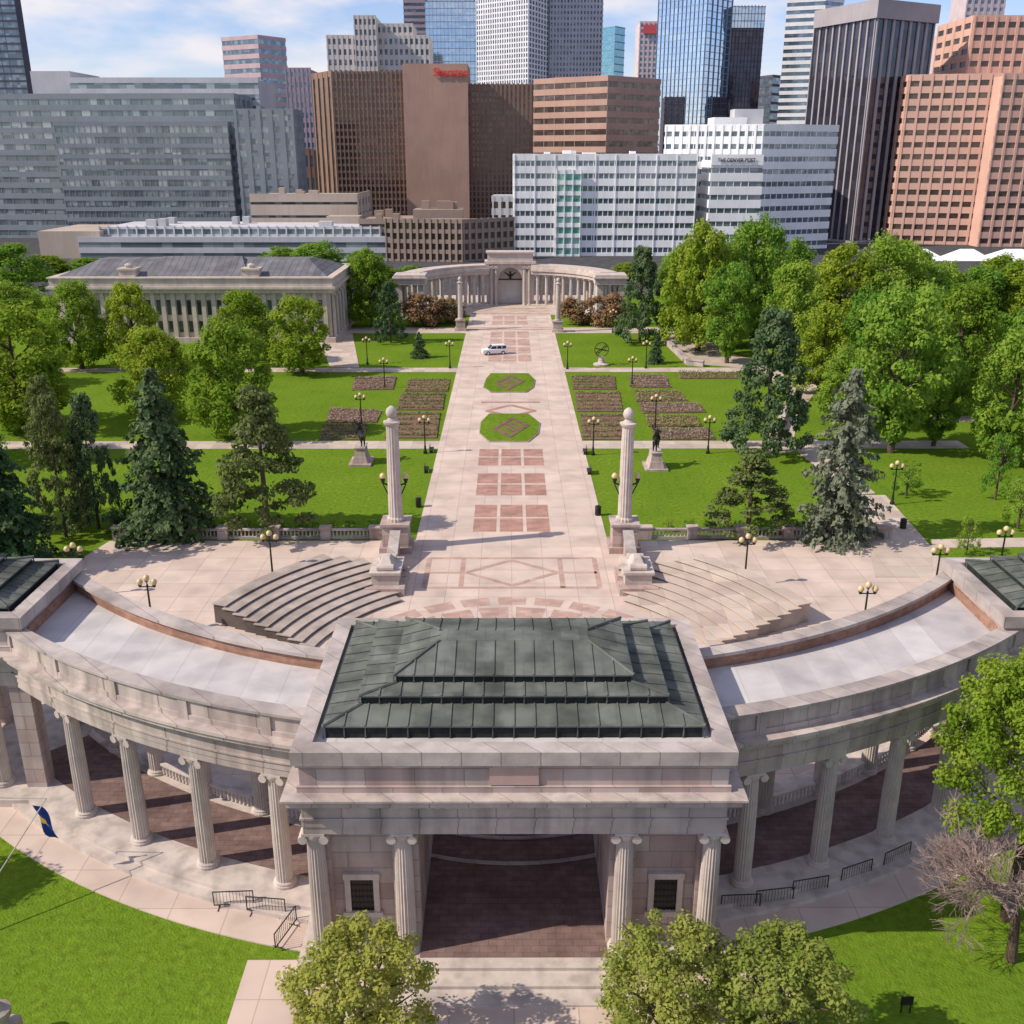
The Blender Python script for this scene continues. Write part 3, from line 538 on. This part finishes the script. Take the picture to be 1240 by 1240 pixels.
# ---------------------------------------------------------------- car
p=G(599,429); ct=thing('parked_car','white sport utility vehicle parked across the promenade','car',p)
m_cw=M('white_car_paint',(.85,.85,.85),(.83,.83,.83),1,.25,stain=0); m_cg=GL('car_glass',(.02,.025,.03),(.04,.05,.06),1.,.3,.05)
def carp(prof,w0,w1,nm,mt):
    n=len(prof); vs=[(x,-(w0 if zz<1.0 else w1)/2,zz) for x,zz in prof]+[(x,(w0 if zz<1.0 else w1)/2,zz) for x,zz in prof]
    return MB().add([(p.x+a,p.y+b,c) for a,b,c in vs],[tuple(range(n)),tuple(range(n,2*n))[::-1]]+[(i,i+n,(i+1)%n+n,(i+1)%n) for i in range(n)]).build(nm,mt,ct)
carp([(-2.45,.35),(2.45,.35),(2.5,.75),(2.4,.99),(-1.35,1.12),(-2.4,.98),(-2.52,.7)],1.95,1.8,'body',m_cw)
carp([(-1.3,1.1),(2.38,1.05),(2.15,1.72),(1.9,1.78),(-.5,1.78)],1.8,1.62,'cabin',m_cw)
for s in(-1,1):
    for x0,x1 in((-.75,.2),(.28,1.2),(1.28,2.1)): MB().add([(p.x+x0+(-.25 if x0<0 else 0),p.y+s*.835,1.13),(p.x+x1,p.y+s*.835,1.13),(p.x+x1-.04,p.y+s*.835,1.62),(p.x+x0+.1,p.y+s*.835,1.62)],[(0,1,2,3)]).build('side_window',m_cg,ct)
    for x in(-1.5,1.5):
        w=MB().tube((p.x+x,p.y+s*.78,.38),(p.x+x,p.y+s*1.0,.38),.38,n=16).build('wheel',m_black,ct); MB().tube((p.x+x,p.y+s*1.0,.38),(p.x+x,p.y+s*1.01,.38),.2,n=10).build('rim',m_cw,w)
    MB().box(p.x-2.54,p.x-2.46,p.y+s*.7-.15,p.y+s*.7+.15,.65,.8).build('headlight',m_globe,ct)
MB().add([(p.x-1.28,p.y-.75,1.15),(p.x-1.28,p.y+.75,1.15),(p.x-.58,p.y+.7,1.75),(p.x-.58,p.y-.7,1.75)],[(0,1,2,3)]).build('windscreen',m_cg,ct)
ct.rotation_euler=(0,0,.25); ct.scale=(1.08,1.08,1.15)
# ---------------------------------------------------------------- barricades, bins, benches, sign, flag
br=thing('steel_barricade',None,'barricade'); q=MB()
for a,b in(((-1.1,0,.2),(1.1,0,.2)),((-1.1,0,1.1),(1.1,0,1.1)),((-1.1,0,.2),(-1.1,0,1.1)),((1.1,0,.2),(1.1,0,1.1))): q.tube(a,b,.035)
q.build('frame',m_black,br); q=MB()
for i in range(11): q.tube((-.92+i*.184,0,.2),(-.92+i*.184,0,1.1),.013,n=4)
q.build('bars',m_black,br)
for s in(-1,1): MB().tube((s*.85,-.32,.02),(s*.85,.32,.02),.025).tube((s*.85,0,0.02),(s*.85,0,.2),.025).build('foot',m_black,br)
BR=Proto(br)
for u,v,rz,lb in((284,1100,.05,'leftmost by the left lawn'),(323,1108,-.1,'second on the left, beside the pavement corner'),(347,1135,1.25,'turned end on beside the left lawn corner'),(896,1104,.05,'right of the central pavilion, nearest it'),(937,1097,.15,'second right of the central pavilion'),(980,1084,.22,'third right of the central pavilion'),(1036,1066,.4,'fourth right of the central pavilion'),(1085,1046,.5,'farthest right in the row, next to the bare tree')):
    BR.place(G(u,v)+Vector((0,0,.08)),rz,'black steel crowd barricade '+lb,'crowd barricades around the pavilion')
br=thing('litter_bin',None,'bin'); MB().lathe(0,0,[(.3,0),(.36,.1),(.36,.95),(.3,1.05)],12).build('body',m_bronze,br); MB().lathe(0,0,[(.38,1.05),(.38,1.12),(.15,1.25)],12).build('lid',m_bronze,br); BN=Proto(br)
for u,v,lb in((507,614,'left of the promenade before the tall column'),(724,624,'right of the promenade before the tall column'),(1093,640,'beside the right lawn path'),(833,690,'at the back of the right seating rows')): BN.place(G(u,v),0,'dark round litter bin '+lb,'litter bins in the park')
br=thing('park_bench',None,'bench'); MB().box(-.9,.9,-.25,.25,.42,.48).build('seat',m_bronze,br); MB().box(-.9,.9,.25,.3,.5,.95).build('backrest',m_bronze,br)
for s in(-1,1): MB().box(s*.8-.04,s*.8+.04,-.22,.28,0,.42).build('leg',m_bronze,br)
BE=Proto(br)
for u,v,lb in((517,571,'left of the promenade, nearest the tall column'),(523,547,'left of the promenade by the cross path'),(713,573,'right of the promenade, nearest the tall column'),(708,549,'right of the promenade by the cross path')): BE.place(G(u,v),PI/2 if u<600 else -PI/2,'dark park bench '+lb,'benches along the promenade')
p=G(1096,1226); t=thing('lawn_sign','small dark green sign on two legs standing on the lower right lawn','sign',p); [MB().box(p.x+s*.22-.03,p.x+s*.22+.03,p.y-.03,p.y+.03,0,.5).build('leg',m_black,t) for s in(-1,1)]; MB().box(p.x-.3,p.x+.3,p.y-.04,p.y+.04,.5,1.0).build('panel',m_bronze,t)
t=thing('flagpole','slender leaning flagpole carrying a small flag at the lower left edge','flagpole',G(-60,1150)); tp=P(56,967,47.5); bs=G(-60,1150)
MB().tube(bs,tp,.05,.035).build('pole',m_cope,t); MB().tube(tp,tp+Vector((-3.2,.1,0)),.03).build('arm',m_cope,t)
fl=MB(); n=8
for i in range(n+1):
    for j in range(4): fl.v.append((tp.x-.1-.22*j+.05*i,tp.y-.1+.1*sin(i*.9+j*1.6),tp.z-.3-i*.26-.12*(3-j)))
for i in range(n):
    for j in range(3): fl.f.append((4*i+j,4*i+j+1,4*i+5+j,4*i+4+j))
m_fb=M('flag_blue',(.03,.06,.25),(.03,.05,.2),1,.8); m_fy=M('flag_gold',(.6,.4,.05),(.5,.3,.05),1,.8)
f=fl.build('flag',m_fb,t,smooth=True); f.data.materials.append(m_fy)
for k in(10,11,13,14): f.data.polygons[k].material_index=1
p=G(4,1262); t=thing('stone_urn','weathered brown stone urn on a pedestal in the bottom left corner','urn',p); MB().box(p.x-.7,p.x+.7,p.y-.7,p.y+.7,0,1.0).build('pedestal',m_seat,t); MB().lathe(p.x,p.y,[(.4,1),(.25,1.2),(.6,1.6),(.65,2.0),(.4,2.1),(.2,2.4)],14).build('bowl',m_seat,t)
# ---------------------------------------------------------------- far gateway
vg=thing('memorial_gateway','distant marble gateway with a central arch and curved colonnades closing the promenade','gateway',(0,285,0))
def arch(mb,x0,x1,z0,z1,ox,zs,y0,y1):
    mb.box(x0,-ox,y0,y1,z0,z1); mb.box(ox,x1,y0,y1,z0,z1); N=14
    for i in range(N):
        a=PI-PI*i/N; b2=PI-PI*(i+1)/N; xa,za,xb,zb=ox*cos(a),zs+ox*sin(a),ox*cos(b2),zs+ox*sin(b2)
        mb.add([(xa,y0,za),(xb,y0,zb),(xb,y0,z1),(xa,y0,z1),(xa,y1,za),(xb,y1,zb),(xb,y1,z1),(xa,y1,z1)],[(0,1,2,3),(7,6,5,4),(0,4,5,1)])
m_bs=M('warm_marble',(.58,.49,.44),(.49,.42,.38),.5,.7,stain=.35,streak=True); m_ms=M('tan_museum_stone',(.58,.49,.42),(.48,.41,.36),.5,.7,stain=.35,streak=True); m_pn=M('pale_arch_panel',(.72,.68,.66),(.64,.6,.58),.5,.7,stain=.2)
q=MB(); arch(q,-6.6,6.6,0,11.2,3.3,6.9,280,285); q.build('arch_block',m_bs,vg)
MB().box(-7.1,7.1,279.5,285.5,11.2,11.9).build('cornice',m_bs,vg); q=MB().box(-6.3,6.3,280.3,284.7,11.9,14.0); q.box(-6.7,6.7,279.9,285.1,14.0,14.4); q.build('attic_wall',m_bs,vg)
MB().box(-3.35,3.35,284.2,284.6,0,10.3).build('screen_wall',m_pn,vg)
q=MB().tube((0,282,7.6),(-1.7,282,8.8),.35,.12).tube((0,282,7.6),(1.7,282,8.8),.35,.12).tube((0,282,7.0),(0,282,9),.4,.25); q.box(-3.3,3.3,281.8,282.2,6.6,7.0); q.build('ornament',m_bronze,vg)
for x in(-5.2,-3.95,3.95,5.2): part_column(C3,(x,279.4,0),vg,0,(1,1,1.25))
VC=256
for sg in(-1,1):
    q=MB().arc(VC,23.5,28.5,102,166,8.5,9.4,sg,16); q.arc(VC,23.1,28.9,102,166,9.4,10.2,sg,16); q.arc(VC,23.7,28.3,102,166,10.2,11.0,sg,16); q.build('wing_entablature',m_bs,vg); MB().arc(VC,23,29,100,166,-.02,.4,sg,16).build('wing_base',m_bs,vg)
    for k in range(10):
        a=R(106+6.2*k)
        for r_ in(24.2,27.8): part_column(C3,(sg*r_*sin(a),VC-r_*cos(a),0),vg)
    q=MB().box(*sorted((sg*22.1,sg*23.5)),256,262,0,8.45); q.box(*sorted((sg*27.5,sg*28.9)),256,262,0,8.45); q.build('end_pier',m_bs,vg); q=MB().box(*sorted((sg*21.5,sg*29.5)),255.5,262.5,8.5,10.9); q.box(*sorted((sg*21.1,sg*29.9)),255.1,262.9,10.0,10.4); q.build('end_attic',m_bs,vg)
    for x in(24.3,26.7): part_column(C3,(sg*x,256.6,0),vg)
# ---------------------------------------------------------------- buildings
def bld(name,label,vols,wall,glass,group=None,cat='building'):
    v0=vols[0]; c=P((v0[0]+v0[2])/2,v0[6],v0[3]); root=thing(name,label,cat,(c.x,v0[3],0),group); wins=[]
    for V in vols:
        uL,DL,uC,DC,uR,DR,vt,s1,s2=V[:9]; o=V[9] if len(V)>9 else {}
        A=P(uL,max(vt,20),DL); C=P(uC,max(vt,20),DC); z1=P(uC,vt,DC).z; z0=o.get('z0',-.04); dep=o.get('dep',40)
        if uR is None: Q=Vector((C.x,C.y+dep,0)); B4=Vector((A.x,A.y+dep,0))
        else: Q=P(uR,max(vt,20),DR); B4=A+Q-C
        w=MB().prism([(A.x,A.y),(C.x,C.y),(Q.x,Q.y),(B4.x,B4.y)],z0,z1); fc=[(A,C,s1),(C,Q,s2)]
        if uR is None and A.x>0: fc=[(A,C,s1),(B4,A,s2)]
        for a,b_,s in fc:
            if not s: continue
            nx,nz,wp,hs=s; a=Vector((a.x,a.y)); b_=Vector((b_.x,b_.y)); L=(b_-a).length; d=(b_-a)/L; n=Vector((d.y,-d.x)); fh=(z1-max(z0,0))/nz; bw=L/nx
            def ob(t0,t1,za,zb,out):
                p0=a+d*t0; p1=a+d*t1; w.prism([tuple(p0-n*.1),tuple(p0+n*out),tuple(p1+n*out),tuple(p1-n*.1)],za,zb)
            for k in range(nz+1):
                zb=max(z0,0)+k*fh; ob(-.3,L+.3,zb-(fh*hs/2 if k else 0),min(zb+fh*hs/2,z1+1.2),.35)
            if wp>0:
                for i in range(nx+1):
                    ce=i*bw; hw=bw*wp/2; ob(max(0,ce-hw)-.0,min(L,ce+hw),max(z0,0),z1+.9,.6)
            if o.get('mull'):
                for i in range(int(L/o['mull'])): ob(i*o['mull'],i*o['mull']+.3,max(z0,0),z1,.22)
            for k in range(nz):
                for i in range(nx):
                    za=max(z0,0)+k*fh+fh*hs/2; zb=za+fh*(1-hs); p0=a+d*(i*bw)+n*.06; p1=a+d*((i+1)*bw)+n*.06
                    wins.append((za,[(p0.x,p0.y,za),(p1.x,p1.y,za),(p1.x,p1.y,zb),(p0.x,p0.y,zb)],o.get('glass',glass)))
        if o.get('roof') and uR is None:
            for k in range(o['roof']):
                x=A.x+(C.x-A.x)*random.uniform(.1,.85); y=A.y+random.uniform(4,dep-8); ww_=random.uniform(2,6); w.box(x,x+ww_,y,y+4,z1,z1+random.uniform(1.5,3.5))
        w.build(o.get('name','wall'),o.get('wall',wall),root)
    wins.sort(key=lambda t:-t[0])
    for k,(z,q,gm) in enumerate(wins[:100]): MB().add(q,[(0,1,2,3)]).build('window',gm,root)
    rest={}
    for z,q,gm in wins[100:]: rest.setdefault(gm.name,(gm,MB()))[1].add(q,[(0,1,2,3)])
    for gm,mb in rest.values(): mb.build('window_rows',gm,root)['kind']='stuff'
    return root
def W(n,c,j=None,rough=.75): return M(n,c,tuple(x*.88 for x in c),.08,rough,joint=j,stain=.15,streak=True)
gd=GL('dark_window',(.06,.07,.085),(.32,.34,.37)); gb_=GL('blue_window',(.12,.165,.21),(.42,.48,.52)); gm_=GL('mirror_glass',(.42,.52,.64),(.62,.7,.78),4,.9,.05,.5); gk=GL('black_glass',(.045,.045,.065),(.10,.10,.14),4,.45,.05); gt=GL('green_glass',(.10,.36,.30),(.5,.72,.66),2.5,.3,.1,.9); gn=GL('bronze_glass',(.09,.065,.055),(.24,.19,.16),3,.4)  # dark glass tones lightened, distance haze put into the colour
gy=GL('grey_window',(.14,.18,.20),(.46,.52,.53),4,.4,.1,.8)
wg_=W('grey_concrete_wall',(.27,.295,.325)); wb=W('brown_concrete_wall',(.27,.18,.14)); wp_=W('pinkbrown_wall',(.46,.30,.235)); wr=W('red_granite_wall',(.50,.32,.26)); ww=W('white_wall',(.88,.88,.88)); wo=W('orange_granite_wall',(.68,.43,.345)); wt=W('tan_stone_wall',(.47,.39,.33)); wl=W('pale_grey_wall',(.55,.55,.57)); wm=W('mauve_wall',(.40,.32,.37)); wd=W('dark_metal_wall',(.11,.11,.14)); wbl=W('blue_steel_wall',(.28,.35,.44)); wbr=W('low_brown_wall',(.35,.27,.22))  # wall tones raised so the colour itself carries the paling of distance haze
bld('office_tower','dark glass tower cut by the upper left corner',[(-60,900,20,900,None,None,-60,(1,34,0,.25),None,{'mull':6,'dep':12})],wd,gb_)
bld('office_building','long blue-grey office block with ribbon windows filling the left background',[(-140,515,283,505,None,None,116,(1,13,0,.5),(4,12,.3,.4),{'mull':5,'roof':8}),(283,500,355,500,None,None,135,(5,11,.45,.5),(6,11,.4,.5),{'roof':3,'dep':20}),(36,560,84,560,None,None,86,None,None,{'wall':wl,'name':'penthouse'}),(84,540,312,540,None,None,97,(1,14,0,.5),None,{'wall':wl,'name':'penthouse'}),(65,500,275,500,None,None,150,(1,11,0,.38),None,{'dep':8,'name':'glass_bay','glass':gy,'mull':2.8})],wg_,gy)
HB=bld('hotel_building','brown gridded hotel slab with a pink-brown core bearing a red sign',[(378,625,402,600,515,600,88,(4,1,.5,.05),(22,22,.3,.35)),(565,604,648,604,None,None,103,(16,24,.5,.3),None),(487,592,566,592,None,None,77,None,None,{'wall':wp_,'name':'core_wall'})],wb,gn)
bld('office_tower','pink-mauve office tower with stepped top left of the brown hotel',[(268,900,312,880,345,905,44,(1,18,0,.5),(1,18,0,.5))],W('pink_wall',(.55,.41,.44)),gb_)
bld('office_building','dark mauve office block tucked between the pink tower and the brown hotel',[(345,800,376,800,None,None,84,(6,14,.4,.5),None),(360,700,380,700,None,None,182,(3,3,.4,.5),None,{'wall':wb})],wm,gb_)
bld('apartment_building','cream old building with punched windows and stepped roofline behind the hotel',[(395,1000,520,1000,None,None,44,(20,16,.45,.45),None),(428,990,455,990,None,None,20,(5,18,.45,.45),None),(455,1005,500,1005,None,None,30,(7,18,.45,.45),None)],W('cream_wall',(.62,.58,.56)),gd)
bld('office_tower','narrow dark mauve tower at the top edge behind the cream building',[(489,1200,515,1200,None,None,-60,(1,40,0,.5),None)],wm,gd)
bld('glass_tower','blue glass tower with a flat top band at the top edge',[(515,1100,578,1100,None,None,2,(14,30,.08,.12),None),(518,1110,574,1110,None,None,-60,(10,30,.1,.3),None)],wbl,gm_)
bld('office_tower','very tall white tower with fine ribbed facades in the centre background',[(577,1000,640,960,668,1010,-90,(22,52,.4,.3),(8,52,.3,.3))],W('bright_wall',(.84,.83,.85)),gb_)
bld('office_tower','very tall grey tower with a small window grid beside the white ribbed tower',[(666,1000,730,1000,None,None,-90,(16,48,.5,.45),None)],W('cool_grey_wall',(.52,.51,.56)),gd)
bld('glass_tower','small teal glass tower behind the red granite building',[(730,1400,745,1380,757,1400,32,(1,22,0,.15),(1,22,0,.15))],W('teal_wall',(.2,.38,.45)),GL('teal_glass',(.15,.35,.45),(.35,.52,.6)))
rt=bld('office_tower','pale pink tower with a small red rooftop sign',[(775,1300,797,1300,None,None,27,(4,30,.4,.4),None)],W('pale_pink_wall',(.66,.55,.57)),gb_)
p=P(779,30,1299);q=P(795,41,1299); MB().box(p.x,q.x,1297,1299,q.z,p.z).build('sign_panel',M('sign_red',(.6,.09,.1),(.55,.08,.1),1,.5,stain=0),rt)
bld('glass_tower','mirrored blue glass tower reflecting clouds',[(797,720,856,690,886,715,-90,(12,44,.06,.08),(5,44,.06,.08))],wbl,gm_)
bld('glass_tower','dark glass tower with a blue crown attached to the mirrored tower',[(884,720,926,720,None,None,8,(10,36,.08,.1),(6,36,.1,.1)),(805,700,880,700,None,None,118,(10,20,.1,.2),None,{'wall':wd}),(886,719,926,719,None,None,8,(10,3,.06,.1),None,{'z0':P(900,34,719).z,'glass':gm_,'wall':wbl,'name':'crown_band'})],wd,gk)
bld('office_building','red granite office block with ribbon windows in front of the glass towers',[(647,600,736,570,800,600,94,(1,13,0,.52),(1,13,0,.52),{'mull':7}),(672,600,730,600,None,None,93,None,None)],wr,gn)
NB=bld('newspaper_building','white office block with ribbon windows, a green glass stair and stepped wings',[(623,420,845,420,None,None,190,(9,8,.05,.58),(3,8,.1,.6),{'roof':5,'mull':2.1}),(806,450,925,440,1015,455,154,(12,10,.3,.6),(1,10,0,.6),{'mull':3}),(862,418,924,418,None,None,198,(1,7,0,.62),(1,7,0,.62),{'dep':20,'mull':3}),(865,470,905,470,None,None,142,None,None,{'dep':15}),(905,475,945,475,None,None,150,None,None,{'dep':15}),(890,480,925,480,None,None,132,None,None,{'wall':wl,'dep':10,'name':'plant_room'}),(674,418.5,704,418.5,None,None,208,(3,8,.12,.4),None,{'glass':gt,'wall':ww,'dep':1.4,'name':'stair_bay'})],ww,gb_)
a=P(862,187,417.3); b=P(924,200,417.3); MB().box(a.x,b.x,417.1,419,b.z,a.z).build('sign_board',ww,NB)
bld('office_tower','small dark blue tower right of the dark glass tower',[(920,1000,936,980,956,1000,92,(1,14,0,.3),(1,14,0,.3))],wd,gb_)
bld('office_tower','white striped tower partly hidden by the black tower',[(952,800,998,790,1020,800,-60,(1,34,0,.5),(1,34,0,.5))],W('stripe_wall',(.80,.80,.82)),gb_)
bld('office_tower','tall black glass tower with pale vertical ribs and a flared top',[(988,520,1062,480,1133,500,4,(9,1,.2,.02),(7,1,.28,.02)),(986,518,1062,478,1138,498,-2,None,None,{'z0':P(1062,22,480).z,'name':'crown_band'})],W('ribbed_wall',(.38,.35,.37)),gk)
bld('office_building','orange-pink granite office block stepping up at the right edge',[(1102,480,1215,470,None,None,92,(8,14,.2,.55),(5,14,.3,.55)),(1180,500,1300,500,None,None,22,(9,18,.25,.55),(4,18,.3,.55)),(1215,462,1330,462,None,None,92,(8,14,.2,.55),None)],wo,gn)
bld('office_tower','hazy pink tower between the black tower and the orange granite block',[(1140,1200,1170,1200,None,None,42,(5,20,.4,.5),None),(1168,1150,1215,1150,None,None,-30,(6,30,.4,.5),None)],W('hazy_pink_wall',(.60,.50,.52)),gb_)
bld('library_building','low pale grey building with a glazed roof band behind the colonnaded building',[(95,400,482,400,None,None,290,(1,2,0,.5),(6,2,.3,.5)),(120,415,460,415,None,None,276,(30,4,.15,.3),None,{'roof':6}),(45,410,120,410,None,None,280,None,None,{'wall':wt})],wl,gy)
bld('office_building','tan flat-roofed block behind the low pale grey building',[(303,450,432,450,None,None,238,(1,4,0,.8),(4,4,.5,.5),{'roof':4}),(395,440,435,440,None,None,262,None,None)],wt,gd)
bld('office_building','low brown stone building left of the far gateway',[(466,400,560,395,622,410,268,(12,4,.35,.4),(8,4,.35,.4)),(435,420,500,420,None,None,268,(1,4,0,.6),None,{'roof':4}),(500,430,560,430,None,None,254,None,None,{'dep':15,'roof':4}),(596,440,623,440,None,None,240,(3,4,.4,.5),None,{'wall':wl})],wbr,gn)
bld('commercial_building','grey block beyond the left edge next to the long office block',[(-260,560,-145,560,None,None,120,(1,12,0,.5),None)],wl,gd)
# museum
x0,x1,y0,y1=-101.,-39.,221.,250.
mc=thing('museum_building','two-storey stone building with tall columned front and grey hipped roof on the left','building',(-70,235,0))
w=MB().box(x0,x1,y0,y1,-.02,1.2); w.box(x0+.8,x1-.8,y0+.9,y1-.8,1.2,11.4); w.build('wall',m_ms,mc)
c=MB().box(x0,x1,y0,y1,11.0,11.9); c.box(x0-.6,x1+.6,y0-.6,y1+.6,11.9,12.4); c.box(x0,x1,y0,y1,12.4,14.1); c.box(x0-.3,x1+.3,y0-.3,y1+.3,14.1,14.4); c.build('entablature',m_ms,mc)
r_=MB(); r_.frust((x0+x1)/2,(y0+y1)/2,30.3,13.8,14.1,24,3,17.1); r_.frust(-70,232,12,8,14.1,9,.1,17.9); r_.build('roof',m_slate,mc)
for x in(-84,-57): q=MB().box(x-1.8,x+1.8,y0+1,y0+4,14.4,15.8); q.box(x-2.1,x+2.1,y0+.7,y0+4.3,15.8,16.2); q.lathe(x,y0+2.5,[(.8,16.2),(.9,16.8),(.3,17.2)],10); q.build('roof_turret',m_ms,mc)
for i in range(27):
    x=x0+2+i*(x1-x0-4)/26
    for z0_,z1_ in((2.4,4.8),(6.2,9.4)):
        if i<26: MB().box(x+.7,x+1.55,y0+.8,y0+.92,z0_,z1_).build('window',gd,mc)
    MB().box(x-.45,x+.45,y0+.5,y0+.89,1.2,11.0).build('pilaster',m_ms,mc)
for i in range(7):
    y=y0+2+i*4.1; part_column(C3,(x1-.35,y,1.2),mc,0,(1,1,1.15))
    if i<6: MB().box(x1-.78,x1-.7,y+1.2,y+2.9,2,4.8).build('window',gd,mc); MB().box(x1-.78,x1-.7,y+1.2,y+2.9,5.8,9.6).build('window',gd,mc)
# tents
for i,(u0,u1) in enumerate(((1088,1150),(1150,1205),(1200,1270))):
    a=P(u0,312,345);b_=P(u1,312,345); t=thing('event_tent','white peaked event tent under the orange granite block, '+('leftmost','middle','rightmost')[i]+' of three','tent',((a.x+b_.x)/2,350,0)); zz=P(u0,312,345).z; cx=(a.x+b_.x)/2; hw=(b_.x-a.x)/2-.4
    MB().frust(cx,350,hw,6,zz-1,hw*.3,.4,zz+2.4).build('canopy',m_white,t); [MB().tube((cx+s*hw,350+k*6,0),(cx+s*hw,350+k*6,zz-1),.12).build('pole',m_white,t) for s in(-1,1) for k in(-1,1)]
def text(s,loc,mat,parent,w,bold=0.):
    cu=bpy.data.curves.new('sign',type='FONT'); cu.body=s; cu.size=3; cu.extrude=.15; cu.offset=bold; cu.align_x='CENTER'; o=bpy.data.objects.new('tmp',cu); col.objects.link(o); bpy.context.view_layer.update()
    me=bpy.data.meshes.new_from_object(o.evaluated_get(bpy.context.evaluated_depsgraph_get())); bpy.data.objects.remove(o); me.materials.clear(); me.materials.append(mat)
    q=bpy.data.objects.new('sign_lettering',me); col.objects.link(q); q.parent=parent; q.rotation_euler=(PI/2,0,0); q.location=Vector(loc)-OFF[parent.name]
    xs=[v.co.x for v in me.vertices]; k=w/(max(xs)-min(xs)); q.scale=(k,k*1.15,k)
p=P(546,92,591.3); text('Sheraton',p,M('letter_red',(.8,.03,.03),(.75,.03,.03),1,.5,stain=0),HB,18.5,.02)
p=P(892,196,416.8); text('THE DENVER POST',p,m_black,NB,15,.02)
# ---------------------------------------------------------------- light, sky, camera
EL=R(40); az=Vector((-.97,-.24)).normalized(); S=Vector((az.x*cos(EL),az.y*cos(EL),sin(EL)))
sl=bpy.data.lights.new('sun','SUN'); sl.energy=5; sl.angle=R(.5); sl.color=(1,.90,.75); so=bpy.data.objects.new('sun',sl); col.objects.link(so); so.rotation_euler=S.to_track_quat('Z','Y').to_euler(); so.location=(-60,0,90)
w=bpy.data.worlds.new('World'); bpy.context.scene.world=w; w.use_nodes=True; n=w.node_tree.nodes; l=w.node_tree.links; bg=n['Background']
sk=n.new('ShaderNodeTexSky'); sk.sky_type='NISHITA'; sk.sun_disc=False; sk.sun_elevation=EL; sk.sun_rotation=math.atan2(az.x,az.y); sk.air_density=1.; sk.dust_density=.3; sk.ozone_density=2.5
tc=n.new('ShaderNodeTexCoord').outputs['Generated']; f=noise(n,l,tc,8,6,(1,1,2.8)) 
tint=mixc(n,l,1.,sk.outputs[0],(.93,.88,1.05),'MULTIPLY')
c=mixc(n,l,ramp(n,l,f,.45,.64),tint,(5.9,5.75,6.1)); l.new(c,bg.inputs[0]); bg.inputs[1].default_value=.15
cam=bpy.data.cameras.new('camera'); co=bpy.data.objects.new('camera',cam); col.objects.link(co); co.location=(CX,0,H); co.rotation_euler=(PI/2-TH,0,-YAW); cam.sensor_width=36; cam.lens=F/1240*36; cam.clip_end=20000; cam.clip_start=.5
bpy.context.scene.camera=co
vs=bpy.context.scene.view_settings; vs.view_transform='Standard'; vs.look='None'; vs.exposure=0
